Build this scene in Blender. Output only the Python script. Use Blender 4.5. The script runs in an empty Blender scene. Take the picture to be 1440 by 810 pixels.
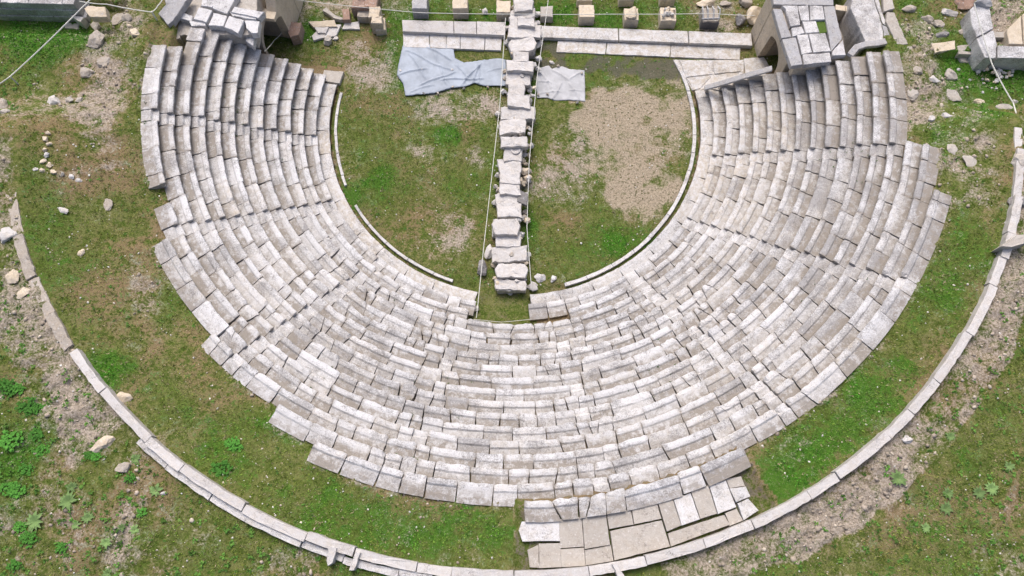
import bpy, math, random
import numpy as np
from mathutils import Vector, Matrix, noise as mnoise
random.seed(7); rng = np.random.default_rng(7)
R = math.radians
sc = bpy.context.scene
C = sc.collection
# ------------------------------------------------------------------ camera
CP = np.array([0.13502533, -25.11438213, 42.14164557]); YAW, PITCH, ROLL, FPX = 0.0154555, 1.25347, -0.0061992, 1050.035
_f = np.array([-math.sin(YAW)*math.cos(PITCH), math.cos(YAW)*math.cos(PITCH), -math.sin(PITCH)])
_r = np.array([math.cos(YAW), math.sin(YAW), 0.]); _u = np.cross(_r, _f)
_r2 = math.cos(ROLL)*_r + math.sin(ROLL)*_u; _u2 = -math.sin(ROLL)*_r + math.cos(ROLL)*_u
cam_d = bpy.data.cameras.new('camera'); cam = bpy.data.objects.new('camera', cam_d); C.objects.link(cam)
cam.matrix_world = Matrix([[_r2[i], _u2[i], -_f[i], CP[i]] for i in range(3)] + [[0, 0, 0, 1]])
cam_d.sensor_width = 36; cam_d.lens = 36*FPX/1440; cam_d.clip_end = 3000; sc.camera = cam
# ------------------------------------------------------------------ light: bright overcast, soft sun from beyond the stage
SUN_EL, SUN_AZ = 56, -14        # azimuth measured from +Y towards +X
w = bpy.data.worlds.new('World'); sc.world = w; w.use_nodes = True
nt = w.node_tree; bg = nt.nodes['Background']
sky = nt.nodes.new('ShaderNodeTexSky'); sky.sky_type = 'NISHITA'; sky.sun_disc = False
sky.sun_elevation = R(SUN_EL); sky.sun_rotation = R(SUN_AZ); sky.air_density = 0.7; sky.dust_density = 6; sky.ozone_density = 0.6
nt.links.new(sky.outputs[0], bg.inputs[0]); bg.inputs[1].default_value = 0.15
sd = bpy.data.lights.new('sun', 'SUN'); sun = bpy.data.objects.new('sun', sd); C.objects.link(sun)
sd.energy = 1.15; sd.angle = R(26); sd.color = (1, .985, .97)
sun.rotation_euler = Vector((-math.sin(R(SUN_AZ))*math.cos(R(SUN_EL)), -math.cos(R(SUN_AZ))*math.cos(R(SUN_EL)), -math.sin(R(SUN_EL)))).to_track_quat('-Z', 'Y').to_euler()
sun.location = (0, 0, 60)
sc.view_settings.view_transform = 'Standard'; sc.view_settings.look = 'None'; sc.view_settings.gamma = 1
sc.view_settings.exposure = 0.42
# ------------------------------------------------------------------ helpers
def at(px, py, z):
    "place in the world seen at a photo pixel, at height z"
    d = (px-720)/FPX*_r2 - (py-405)/FPX*_u2 + _f
    return CP + d*((z-CP[2])/d[2])
def tag(o, label=None, cat=None, group=None, kind=None):
    if label: o['label'] = label
    if cat: o['category'] = cat
    if group: o['group'] = group
    if kind: o['kind'] = kind
    return o
def thing(name, loc, label, cat, group=None, kind=None):
    o = bpy.data.objects.new(name, None); o.empty_display_size = .3; C.objects.link(o); o.location = tuple(loc)
    return tag(o, label, cat, group, kind)
def mesh_obj(name, V, F, mat, parent=None, attr=None, smooth=False, origin=None):
    "world-space vertices -> ONE mesh object whose origin is its own middle base"
    V = np.asarray(V, float)
    if origin is None: origin = np.array([V[:, 0].mean(), V[:, 1].mean(), V[:, 2].min()])
    me = bpy.data.meshes.new(name); me.from_pydata((V-origin).tolist(), [], F)
    if attr is not None:
        a = me.attributes.new('dirt', 'FLOAT', 'POINT'); a.data.foreach_set('value', np.asarray(attr, np.float32))
    if smooth: me.shade_smooth()
    me.materials.append(mat)
    o = bpy.data.objects.new(name, me); C.objects.link(o)
    if parent is not None:
        o.parent = parent; o.location = tuple(np.array(origin)-np.array(parent.location))
    else: o.location = tuple(origin)
    return o
def nz(x, y, s=1., o=0.):
    return mnoise.noise(Vector((x*s+o, y*s-o*.7, o*1.3)))
_P = rng.random((256, 256))
def vn(x, y, s, o=0):
    "vectorised value noise 0..1"
    x = x*s+o*17.3; y = y*s-o*9.1
    xi = np.floor(x).astype(int); yi = np.floor(y).astype(int); fx = x-xi; fy = y-yi
    fx = fx*fx*(3-2*fx); fy = fy*fy*(3-2*fy)
    g = lambda a, b: _P[a & 255, b & 255]
    return (g(xi, yi)*(1-fx)+g(xi+1, yi)*fx)*(1-fy)+(g(xi, yi+1)*(1-fx)+g(xi+1, yi+1)*fx)*fy
def fbm(x, y, s, o=0, n=4):
    t = 0; a = .5; w_ = 0
    for i in range(n): t = t+a*vn(x, y, s*2**i, o+i); w_ += a; a *= .55
    return t/w_
# ------------------------------------------------------------------ materials
class NT:
    def __init__(s, name):
        s.m = bpy.data.materials.new(name); s.m.use_nodes = True; s.t = s.m.node_tree; s.b = s.t.nodes['Principled BSDF']
        s.b.inputs['Roughness'].default_value = .9; s.b.inputs['Specular IOR Level'].default_value = .2
    def n(s, typ, **k):
        x = s.t.nodes.new(typ)
        for a, v in k.items(): setattr(x, a, v)
        return x
    def l(s, a, b): s.t.links.new(a, b)
    def noise(s, scale, detail=4, rough=.6, vec=None, dist=0):
        x = s.n('ShaderNodeTexNoise'); x.inputs['Scale'].default_value = scale; x.inputs['Detail'].default_value = detail
        x.inputs['Roughness'].default_value = rough; x.inputs['Distortion'].default_value = dist
        if vec is not None: s.l(vec, x.inputs['Vector'])
        return x.outputs['Fac']
    def ramp(s, fac, a, b, lo=0., hi=1.):
        x = s.n('ShaderNodeMapRange'); x.interpolation_type = 'SMOOTHSTEP'; s.l(fac, x.inputs[0])
        for i, v in enumerate((a, b, lo, hi)): x.inputs[i+1].default_value = v
        return x.outputs[0]
    def math(s, op, a, b=0.):
        x = s.n('ShaderNodeMath', operation=op)
        for i, v in enumerate((a, b)):
            if isinstance(v, (int, float)): x.inputs[i].default_value = v
            else: s.l(v, x.inputs[i])
        return x.outputs[0]
    def mix(s, fac, a, b, blend='MIX'):
        x = s.n('ShaderNodeMix', data_type='RGBA', blend_type=blend)
        for i, v in ((0, fac), (6, a), (7, b)):
            if isinstance(v, (int, float)): x.inputs[i].default_value = v
            elif isinstance(v, tuple): x.inputs[i].default_value = (*v, 1)
            else: s.l(v, x.inputs[i])
        return x.outputs[2]
    def attr(s, name, out='Fac'):
        x = s.n('ShaderNodeAttribute', attribute_name=name); return x.outputs[out]
    def bump(s, h, dist, strength=1., prev=None):
        x = s.n('ShaderNodeBump'); x.inputs['Distance'].default_value = dist; x.inputs['Strength'].default_value = strength
        s.l(h, x.inputs['Height'])
        if prev is not None: s.l(prev, x.inputs['Normal'])
        return x.outputs[0]
def stone_mat(name, pale=(.70, .71, .735), warm=(.53, .48, .41), grey=(.27, .265, .27), dirt_shade_c=(.275, .245, .21), use_obj=True, speck=.8):
    N = NT(name); pos = N.n('ShaderNodeNewGeometry').outputs['Position']
    oi = N.n('ShaderNodeObjectInfo'); sep = N.n('ShaderNodeSeparateColor'); N.l(oi.outputs['Color'], sep.inputs[0])
    big = N.noise(.9, 5, .65, pos); mid = N.noise(3.2, 6, .7, pos); fine = N.noise(17, 5, .75, pos); tiny = N.noise(60, 3, .7, pos)
    wf = N.ramp(mid, .35, .72)
    if use_obj: wf = N.math('MULTIPLY', N.math('ADD', wf, .15), N.math('MULTIPLY', sep.outputs[1], 1.5))
    else: wf = N.math('MULTIPLY', wf, .7)
    wf = N.math('MINIMUM', wf, 1.)
    c = N.mix(wf, pale, warm)
    # per-object brightness
    rb = N.ramp(oi.outputs['Random'], 0, 1, .92, 1.05)
    hsv = N.n('ShaderNodeHueSaturation'); N.l(c, hsv.inputs['Color']); N.l(rb, hsv.inputs['Value']); c = hsv.outputs[0]
    # grey lichen clouds
    gsum = N.math('ADD', N.math('MULTIPLY', big, .5), N.math('MULTIPLY', fine, .5))
    if use_obj: th = N.math('ADD', gsum, N.math('MULTIPLY', sep.outputs[2], .17))
    else: th = gsum
    c = N.mix(N.ramp(th, .53, .66, 0, .8), c, grey)
    # dark speckles
    sp = N.ramp(N.math('ADD', N.math('MULTIPLY', fine, .55), N.math('MULTIPLY', N.noise(31, 4, .8, pos), .45)), .535, .63); sp = N.math('MULTIPLY', sp, N.ramp(mid, .36, .55, .35, 1)); 
    c = N.mix(N.math('MULTIPLY', sp, speck), c, (.10, .095, .095))
    pit = N.math('MULTIPLY', N.ramp(N.noise(7.3, 7, .8, pos, .6), .555, .62), N.ramp(big, .36, .55, .25, 1)); c = N.mix(N.math('MULTIPLY', pit, speck*.8), c, (.115, .11, .11))
    # white crust
    c = N.mix(N.math('MULTIPLY', N.ramp(N.noise(7.5, 5, .7, pos), .55, .68), .55), c, (.74, .73, .74))
    # soil on foot rests and flanks, with shade painted in towards the seat risers
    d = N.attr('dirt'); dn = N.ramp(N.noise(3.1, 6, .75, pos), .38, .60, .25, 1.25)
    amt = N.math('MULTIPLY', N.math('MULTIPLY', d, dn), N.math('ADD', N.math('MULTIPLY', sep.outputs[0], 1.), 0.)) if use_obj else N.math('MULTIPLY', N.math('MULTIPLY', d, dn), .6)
    c = N.mix(N.math('MINIMUM', amt, .9), c, dirt_shade_c)
    vein = N.n('ShaderNodeTexVoronoi', feature='DISTANCE_TO_EDGE'); vein.inputs['Scale'].default_value = 1.1
    wp = N.n('ShaderNodeVectorMath', operation='ADD'); N.l(pos, wp.inputs[0]); wn = N.n('ShaderNodeTexNoise'); wn.inputs['Scale'].default_value = 2.5; wn.inputs['Detail'].default_value = 4; N.l(pos, wn.inputs['Vector']); N.l(wn.outputs['Color'], wp.inputs[1]); N.l(wp.outputs[0], vein.inputs['Vector'])
    crack = N.math('MULTIPLY', N.ramp(vein.outputs['Distance'], .0, .016, 1, 0), N.ramp(big, .48, .58, 0, .75))
    c = N.mix(crack, c, (.12, .11, .105))
    c = N.mix(N.ramp(tiny, .38, .66, 0, .42), c, (.26, .245, .23), 'MIX')
    N.l(c, N.b.inputs['Base Color'])
    b1 = N.bump(mid, .05, .5); b2 = N.bump(fine, .022, .8, b1); N.l(N.bump(tiny, .006, .6, b2), N.b.inputs['Normal'])
    return N.m
M_seat = stone_mat('pale_marble')
M_beige = stone_mat('beige_limestone', pale=(.70, .61, .48), warm=(.58, .47, .32), grey=(.33, .29, .25), use_obj=False, speck=.3)
M_blue = stone_mat('blue_grey_marble', pale=(.42, .43, .46), warm=(.42, .40, .37), grey=(.20, .21, .24), use_obj=False)
M_pave = stone_mat('grey_paving_stone', pale=(.49, .46, .42), warm=(.43, .38, .32), grey=(.26, .24, .22), use_obj=False, speck=.35)
M_white = stone_mat('white_marble', pale=(.62, .61, .61), warm=(.56, .51, .45), grey=(.34, .33, .32), use_obj=False, speck=.35)
M_rock = stone_mat('field_stone', pale=(.44, .40, .35), warm=(.42, .35, .27), grey=(.17, .16, .15), use_obj=False)
M_dark = stone_mat('dark_stone', pale=(.20, .20, .21), warm=(.22, .20, .18), grey=(.10, .10, .11), use_obj=False)
M_brick = stone_mat('red_brown_rubble', pale=(.38, .24, .18), warm=(.34, .22, .15), grey=(.22, .18, .16), use_obj=False)
def plain(name, col, rough=.8, var=.15, scale=6, bump=.01):
    N = NT(name); pos = N.n('ShaderNodeNewGeometry').outputs['Position']; f = N.noise(scale, 5, .65, pos)
    N.l(N.mix(N.ramp(f, .3, .7), tuple(c*(1-var) for c in col), tuple(min(1, c*(1+var)) for c in col)), N.b.inputs['Base Color'])
    N.b.inputs['Roughness'].default_value = rough; N.l(N.bump(f, bump, .6), N.b.inputs['Normal']); return N.m
M_tarp = plain('blue_grey_tarpaulin', (.315, .36, .425), .5, .16, 1.2)
M_tarp2 = plain('grey_tarpaulin', (.42, .43, .45), .6, .14, 1.5)
M_rope = plain('white_rope', (.62, .62, .58), .8, .05, 20)
M_metal = plain('galvanised_steel', (.42, .43, .45), .4, .1, 20)
M_mesh = plain('dark_netting', (.12, .115, .12), .8, .3, 30)
def ground_mat():
    N = NT('ground_cover'); pos = N.n('ShaderNodeNewGeometry').outputs['Position']
    big = N.noise(.55, 5, .6, pos); mid = N.noise(2.3, 6, .68, pos); fine = N.noise(9, 6, .75, pos); tiny = N.noise(38, 4, .75, pos)
    lush, dry, bare, grav, damp = [N.attr(a) for a in ('lush', 'dry', 'bare', 'gravel', 'damp')]
    wob = N.math('ADD', N.math('ADD', N.math('MULTIPLY', N.math('SUBTRACT', mid, .5), 2.0), N.math('MULTIPLY', N.math('SUBTRACT', fine, .5), 1.9)), N.math('MULTIPLY', N.math('SUBTRACT', N.noise(1.0, 5, .65, pos), .5), 1.2))
    c = N.mix(N.ramp(N.math('ADD', N.math('MULTIPLY', mid, .6), N.math('MULTIPLY', fine, .4)), .40, .60), (.075, .120, .020), (.215, .215, .080))
    c = N.mix(N.ramp(N.math('ADD', dry, wob), .3, .75), c, (.29, .205, .125))
    c = N.mix(N.ramp(N.math('ADD', lush, wob), .32, .72), c, (.060, .170, .018))
    c = N.mix(N.ramp(N.math('ADD', N.math('MULTIPLY', fine, 1.), N.math('MULTIPLY', tiny, .6)), .78, .98, 0, .6), c, (.15, .20, .05))
    c = N.mix(N.ramp(N.math('ADD', N.math('MULTIPLY', N.noise(14, 5, .8, pos), 1.), N.math('MULTIPLY', big, .3)), .70, .82, 0, .6), c, (.30, .25, .18))
    soil = N.mix(N.ramp(fine, .3, .7), (.32, .265, .215), (.52, .455, .39))
    c = N.mix(N.ramp(N.math('ADD', bare, N.math('MULTIPLY', wob, .85)), .25, .95), c, soil)
    gr = N.mix(N.ramp(N.math('ADD', N.math('MULTIPLY', tiny, .5), N.math('MULTIPLY', fine, .5)), .38, .62), (.34, .275, .20), (.50, .43, .335))
    c = N.mix(N.ramp(N.math('ADD', grav, N.math('MULTIPLY', wob, .55)), .10, .80), c, gr)
    dots = N.ramp(N.noise(5.5, 4, .7, pos), .56, .62)
    c = N.mix(N.math('MULTIPLY', N.math('MULTIPLY', dots, grav), .8), c, (.09, .09, .03))
    c = N.mix(N.ramp(N.math('ADD', damp, N.math('MULTIPLY', wob, .5)), .35, .65, 0, .85), c, (.125, .12, .095))
    c = N.mix(N.ramp(N.math('ADD', N.math('MULTIPLY', tiny, .6), N.math('MULTIPLY', fine, .4)), .36, .56, .60, 0), c, (.035, .04, .01))
    N.l(c, N.b.inputs['Base Color']); N.b.inputs['Roughness'].default_value = 1; N.b.inputs['Specular IOR Level'].default_value = .05
    b = N.bump(fine, .10, .7, N.bump(mid, .12, .5)); N.l(N.bump(tiny, .03, .8, b), N.b.inputs['Normal'])
    return N.m
M_ground = ground_mat()
def leaf_mat(name, attr=True, col=(.05, .17, .03)):
    N = NT(name)
    if attr:
        a = N.n('ShaderNodeAttribute', attribute_name='tint'); N.l(a.outputs['Color'], N.b.inputs['Base Color'])
    else:
        r_ = N.n('ShaderNodeObjectInfo').outputs['Random']
        N.l(N.mix(r_, tuple(c*.75 for c in col), tuple(c*1.3 for c in col)), N.b.inputs['Base Color'])
    N.b.inputs['Roughness'].default_value = .8; N.b.inputs['Specular IOR Level'].default_value = .15; return N.m
M_grass = leaf_mat('grass_blades'); M_peb = leaf_mat('pebbles')
M_leafA = leaf_mat('weed_leaf', False, (.065, .20, .03)); M_leafB = leaf_mat('pale_weed_leaf', False, (.15, .24, .085))
# ------------------------------------------------------------------ the shape of the place
R0, DR, Z0, DZ = 11.808, .70, .291, .44297
RK = 11.378
ROW = {0: [(-191.7, -100.3), (-85.2, 10.5)], 1: [(-193.2, -99.8), (-86, 9.9)], 2: [(-193., -101), (-76.3, 9.5)], 3: [(-192.6, 8.6)],
       4: [(-192.2, 7.9)], 5: [(-191.6, 7.1)], 6: [(-191.3, 6.3)], 7: [(-191., 5.6)], 8: [(-190.8, 4.8)], 9: [(-190.6, 4.4)], 10: [(-190.1, 4.1)],
       11: [(-185., 3.9)], 12: [(-184.2, -158.9), (-155.4, 3.9)], 13: [(-149.4, 3.1)], 14: [(-133., -13.)], 15: [(-119.5, -13.7)],
       16: [(-113.1, -20.8)], 17: [(-88.6, -63.8)]}
STAIRS = [-171.3, -150.45, -128., -102., -79.8, -57., -35.1, -13.95]
def inrow(k, a, m=0.):
    return any(s-m <= a <= e+m for s, e in ROW.get(k, []))
def kout(a):
    best = 10
    for k in ROW:
        if k > best and inrow(k, a): best = k
    return best
_ko = {i: kout(i/4.) for i in range(-270*4, 90*4+1)}
_koa = np.array([_ko[i] for i in range(-1080, 361)], float)
_kos = np.convolve(np.pad(_koa, 20, mode='edge'), np.ones(41)/41, mode='valid')
def wrap(a): return np.where(a > 90, a-360, a)
def ground_z(x, y):
    x = np.asarray(x, float); y = np.asarray(y, float)
    r = np.hypot(x, y); a = wrap(np.degrees(np.arctan2(y, x)))
    ai = np.clip(np.round(a*4).astype(int)+1080, 0, 1440)
    ko = _koa[ai]; rout = R0+DR*(ko+1)+.18; zo = Z0+ko*DZ-.17
    # ground ring between the top row and the outer kerb
    routs = R0+DR*(_kos[ai]+1)+.18; t = np.clip((r-routs)/(26.7-routs), 0, 1)
    zk = 7.55+0*r
    zos = Z0+_kos[ai]*DZ-.17; wr = np.clip((r-rout)/.7, 0, 1); zo = np.minimum(zo+.0, zo)*(1-wr)+zos*wr
    ring = zo+(zk-zo)*(t*.8+.2*t*t)
    outside = 7.62+.03*np.clip(r-27.2, 0, 20)
    z = np.where(r < 26.95, ring, outside)
    cav = Z0+(r-R0)/DR*DZ-.80
    z = np.where(r < rout-.1, cav, z)
    cr = np.clip((a+9.5)/6, 0, 1)*(x > 0)+np.clip((-168-a)/10, 0, 1)*(x < 0); cr = cr*cr*(3-2*cr); z = np.where(r > 21.4, z*(1-cr)+np.minimum(z, 5.15)*cr, z)
    # gap cut through the lowest rows
    hole = (a > -100.9) & (a < -85.6) & (r < 13.95)
    z = np.where(hole, .02+np.clip(r-11.4, 0, 3)*.16, z)
    z = np.where((a >= -85.6) & (a < -76.2) & (r > 13.1) & (r < 13.95), .45, z)
    z = np.where(r < RK+.02, 0., z)
    z = np.where((r >= RK+.02) & (r < R0+.1) & ~hole, -.12, z)
    # north of the seating
    yl = np.where(x < 0, 2.55+.14*(-x-12.4), 2.15-.08*(x-12.4))
    yl = np.where((x < -19.6), 1.85, yl)
    nth = (y > yl) & (r > RK)
    side = 4.75+.02*(np.abs(x)-21)
    zn = np.where((x < 18.9) & (x > -20.3), 0., side)
    zn = np.where((x > 18.9) & (x < 20.7) & (y < 8), 2.2, zn)
    z = np.where(nth & (np.abs(x) < 21.4), zn, z)
    bl = np.clip((y-1.5)/2.5, 0, 1)
    ter = (r > 23.6) & (r < 26.9) & (a > -89.5) & (a < -64.); z = np.where(ter, 7.36, z)
    far = z*(1-bl)+side*bl
    z = np.where((np.abs(x) >= 21.4) & (y > 1.5), np.minimum(z, far), z)
    # the two lower green hollows at the far corners
    pl = (x < -23.6) & (y > 2.75) & (y < 5.6); z = np.where(pl, 3.6, z)
    z = np.where((y > 5.6) & (x < -23.6), 4.2, z)
    pr = (x > 23.6) & (y > -1.6) & (y < 1.7); z = np.where(pr, z-.5*np.clip((x-23.6)/1.5, 0, 1), z)
    return z
def masks(x, y):
    r = np.hypot(x, y); a = wrap(np.degrees(np.arctan2(y, x))); z = ground_z(x, y)
    Q = np.stack([x-CP[0], y-CP[1], z-CP[2]], -1); wv = Q@_f
    wv = np.where(np.abs(wv) < 1, 1, wv)
    px = 720+FPX*(Q@_r2)/wv; py = 405-FPX*(Q@_u2)/wv
    lush = .20+.9*(fbm(x, y, .35, 3)-.45); dry = .34+1.3*(fbm(x, y, .45, 8)-.5); bare = .07+.95*(fbm(x, y, .5, 5)-.5)
    grav = np.zeros_like(x)-.3; damp = np.zeros_like(x)-.3
    WN = 1.5*(fbm(x, y, .9, 21)-.5); WM = np.clip(.55+1.1*(fbm(x, y, 1.6, 27)-.3), .3, 1.3)
    def blob(arr, cx, cy, rx, ry, v, ang=0., p=1.):
        dx = px-cx; dy = py-cy; c_, s_ = math.cos(R(ang)), math.sin(R(ang))
        d = np.sqrt(((dx*c_+dy*s_)/rx)**2+((-dx*s_+dy*c_)/ry)**2)
        return arr+v*np.clip(1.45-d+WN, 0, 1)**p*WM
    L = lambda cx, cy, rx, ry, v=.5, ang=0: blob(lush, cx, cy, rx, ry, v, ang)
    for b in [(627, 190, 22, 14, .7), (535, 250, 18, 12, .6), (495, 285, 16, 30, .6), (640, 245, 80, 30, .15), (865, 343, 16, 14, .7), (840, 350, 90, 40, .22), (745, 330, 14, 50, .5),
              (570, 70, 30, 50, .6), (430, 45, 60, 14, .7), (590, 15, 200, 25, .4), (850, 25, 160, 22, .5), (750, 110, 12, 40, .4), (60, 55, 80, 30, .9), (1395, 110, 60, 45, .9),
              (530, 740, 230, 55, .42), (650, 750, 90, 30, .3), (1180, 590, 140, 45, .55, -42), (1090, 680, 50, 30, .4), (1350, 360, 30, 90, .35, 10), (1310, 20, 60, 60, .25), (1340, 180, 60, 40, .2),
              (215, 230, 12, 60, .5), (60, 330, 40, 90, .25), (140, 520, 40, 30, .6), (240, 560, 60, 40, .3, 40), (20, 600, 60, 110, .35), (330, 650, 80, 40, .35, 35), (90, 40, 60, 20, .4), (390, 600, 40, 25, .5, 40), (940, 90, 1, 1, 0)]:
        lush = blob(lush, *b)
    for b in [(130, 180, 60, 90, .35), (250, 480, 100, 40, .4, 45), (160, 420, 70, 100, .3, 30), (1310, 250, 30, 50, .25), (1260, 700, 160, 70, .45), (1390, 560, 60, 120, .35), (880, 135, 90, 10, .5), (490, 110, 60, 50, .3),
              (100, 700, 200, 100, .15), (900, 220, 60, 70, .2), (560, 690, 160, 12, .35, 12), (1180, 640, 90, 12, .3, -40)]:
        dry = blob(dry, *b)
    for b in [(640, 150, 60, 22, .75), (530, 100, 42, 32, .6), (670, 220, 16, 20, .7), (640, 325, 32, 22, .6), (590, 215, 22, 10, .3), (470, 60, 60, 10, .2), (745, 260, 25, 26, .45), (610, 225, 40, 20, .15),
              (150, 110, 46, 100, .75, 15), (120, 240, 90, 10, .45, -5), (1330, 150, 50, 40, .45), (1370, 240, 36, 50, .5), (1290, 110, 30, 60, .5), (1300, 40, 24, 50, .45), (60, 160, 60, 14, .2),
              (215, 430, 22, 60, .45, -25), (70, 560, 60, 30, .3), (60, 740, 120, 50, .33), (250, 760, 120, 50, .28), (430, 790, 60, 20, .35), (1420, 760, 80, 60, .35), (1230, 720, 120, 30, .2),
              (1340, 210, 30, 26, .3), (700, 95, 30, 8, .6), (490, 20, 70, 30, .35), (1420, 30, 60, 50, .9), (170, 560, 18, 14, .5), (1120, 620, 60, 12, .4, -35), (1010, 40, 30, 40, .6), (860, 200, 115, 95, .30), (800, 240, 30, 60, .25)]:
        bare = blob(bare, *b)
    for b in [(885, 215, 80, 70, 1.15), (925, 135, 50, 34, .95), (850, 160, 60, 34, .8), (900, 285, 60, 34, .8, -20), (950, 180, 30, 70, .5), (800, 130, 40, 16, .35)]:
        grav = blob(grav, *b, p=.8) if len(b) == 6 else blob(grav, *b[:6])
    grav = np.where(r < RK, grav, -.5)
    for b in [(860, 94, 120, 18, 1.2), (755, 76, 30, 34, 1.1), (930, 105, 26, 16, .8), (770, 250, 30, 60, .3), (705, 440, 50, 25, .7), (500, 200, 1, 1, 0)]:
        damp = blob(damp, *b)
    # earth bank along the outer kerb
    strip = (r > 27.0) & (r < 28.9+1.1*(fbm(x, y, .4, 2)-.5)) & (a > -76) & (a < -8)
    bare = np.where(strip, bare+.62, bare); lush = np.where(strip, lush-.35, lush)
    lft = (r > 26.9) & (r < 29.2+4*(fbm(x, y, .5, 6)-.5)) & (a < -131) & (a > -168)
    bare = np.where(lft, bare+.48, bare); lush = np.where(lft, lush-.1, lush)
    ko = _koa[np.clip(np.round(a*4).astype(int)+1080, 0, 1440)]
    edge = (r > R0) & (r < R0+DR*(ko+1)+.45) & (r > R0+DR*(ko+1)-.2)
    bare = np.where(edge & (y < 1.5), bare+.28, bare)
    dirtcav = (r > R0) & (r < R0+DR*(ko+1)-.1) & (y < 4); bare = np.where(dirtcav, .2, bare); dry = np.where(dirtcav, 1., dry); lush = np.where(dirtcav, -.5, lush)
    hl = (a > -101) & (a < -84) & (r > 10.8) & (r < 13.97); damp = np.where(hl, .34, damp); bare = np.where(hl, -.35, bare); dry = np.where(hl, .35, dry); lush = np.where(hl, .25, lush)
    tr_ = (r > 23.2) & (r < 26.9) & (a > -89.5+1.5*WN) & (a < -63.2+1.5*WN); damp = np.where(tr_, .45, damp); bare = np.where(tr_, .35, bare); lush = np.where(tr_, -.3, lush)
    nrth = (y > 8.5) & (r > 11); bare = np.where(nrth, bare+.1, bare)
    return np.stack([lush, dry, bare, grav, damp], -1), (px, py)
# ------------------------------------------------------------------ ground sheet
def axis(lo, hi, step, far):
    a = list(np.arange(lo, hi+1e-6, step)); s = step; b = a[-1]
    while b < far: s *= 1.35; b += s; a.append(b)
    s = step; b = a[0]
    while b > -far: s *= 1.35; b -= s; a.insert(0, b)
    return np.array(a)
gx = axis(-34, 34, .16, 400); gy = axis(-31, 12, .16, 400)
X, Y = np.meshgrid(gx, gy); Xf = X.ravel(); Yf = Y.ravel()
MK, (PX, PY) = masks(Xf, Yf)
Zf = ground_z(Xf, Yf)
rr = np.hypot(Xf, Yf)
rough = .03+.26*np.clip(MK[:, 2], 0, 1)*(rr > 20)
Zf = Zf+(fbm(Xf, Yf, 1.3, 4)-.5)*(.05+rough*1.6)+(vn(Xf, Yf, 5.3, 9)-.5)*rough*1.1+(fbm(Xf, Yf, .25, 1)-.5)*.35*np.clip((rr-27.5)/4, 0, 1)
nx, ny = len(gx), len(gy)
idx = np.arange(nx*ny).reshape(ny, nx)
quads = np.stack([idx[:-1, :-1], idx[:-1, 1:], idx[1:, 1:], idx[1:, :-1]], -1).reshape(-1, 4)
me = bpy.data.meshes.new('ground'); me.vertices.add(nx*ny); me.vertices.foreach_set('co', np.stack([Xf, Yf, Zf], -1).astype(np.float32).ravel())
me.loops.add(len(quads)*4); me.polygons.add(len(quads)); me.loops.foreach_set('vertex_index', quads.ravel().astype(np.int32))
me.polygons.foreach_set('loop_start', (np.arange(len(quads))*4).astype(np.int32)); me.polygons.foreach_set('loop_total', np.full(len(quads), 4, np.int32)); me.update(calc_edges=True); me.validate()
for i, nme in enumerate(('lush', 'dry', 'bare', 'gravel', 'damp')):
    at_ = me.attributes.new(nme, 'FLOAT', 'POINT'); at_.data.foreach_set('value', MK[:, i].astype(np.float32))
me.shade_smooth(); me.materials.append(M_ground)
g = bpy.data.objects.new('ground', me); C.objects.link(g); tag(g, kind='structure')
def gz(x, y):
    "height of the finished sheet"
    i = np.clip(np.searchsorted(gx, x)-1, 0, nx-2); j = np.clip(np.searchsorted(gy, y)-1, 0, ny-2)
    Zg = Zf.reshape(ny, nx); u = (x-gx[i])/(gx[i+1]-gx[i]); v = (y-gy[j])/(gy[j+1]-gy[j])
    return (Zg[j, i]*(1-u)+Zg[j, i+1]*u)*(1-v)+(Zg[j+1, i]*(1-u)+Zg[j+1, i+1]*u)*v
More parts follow.
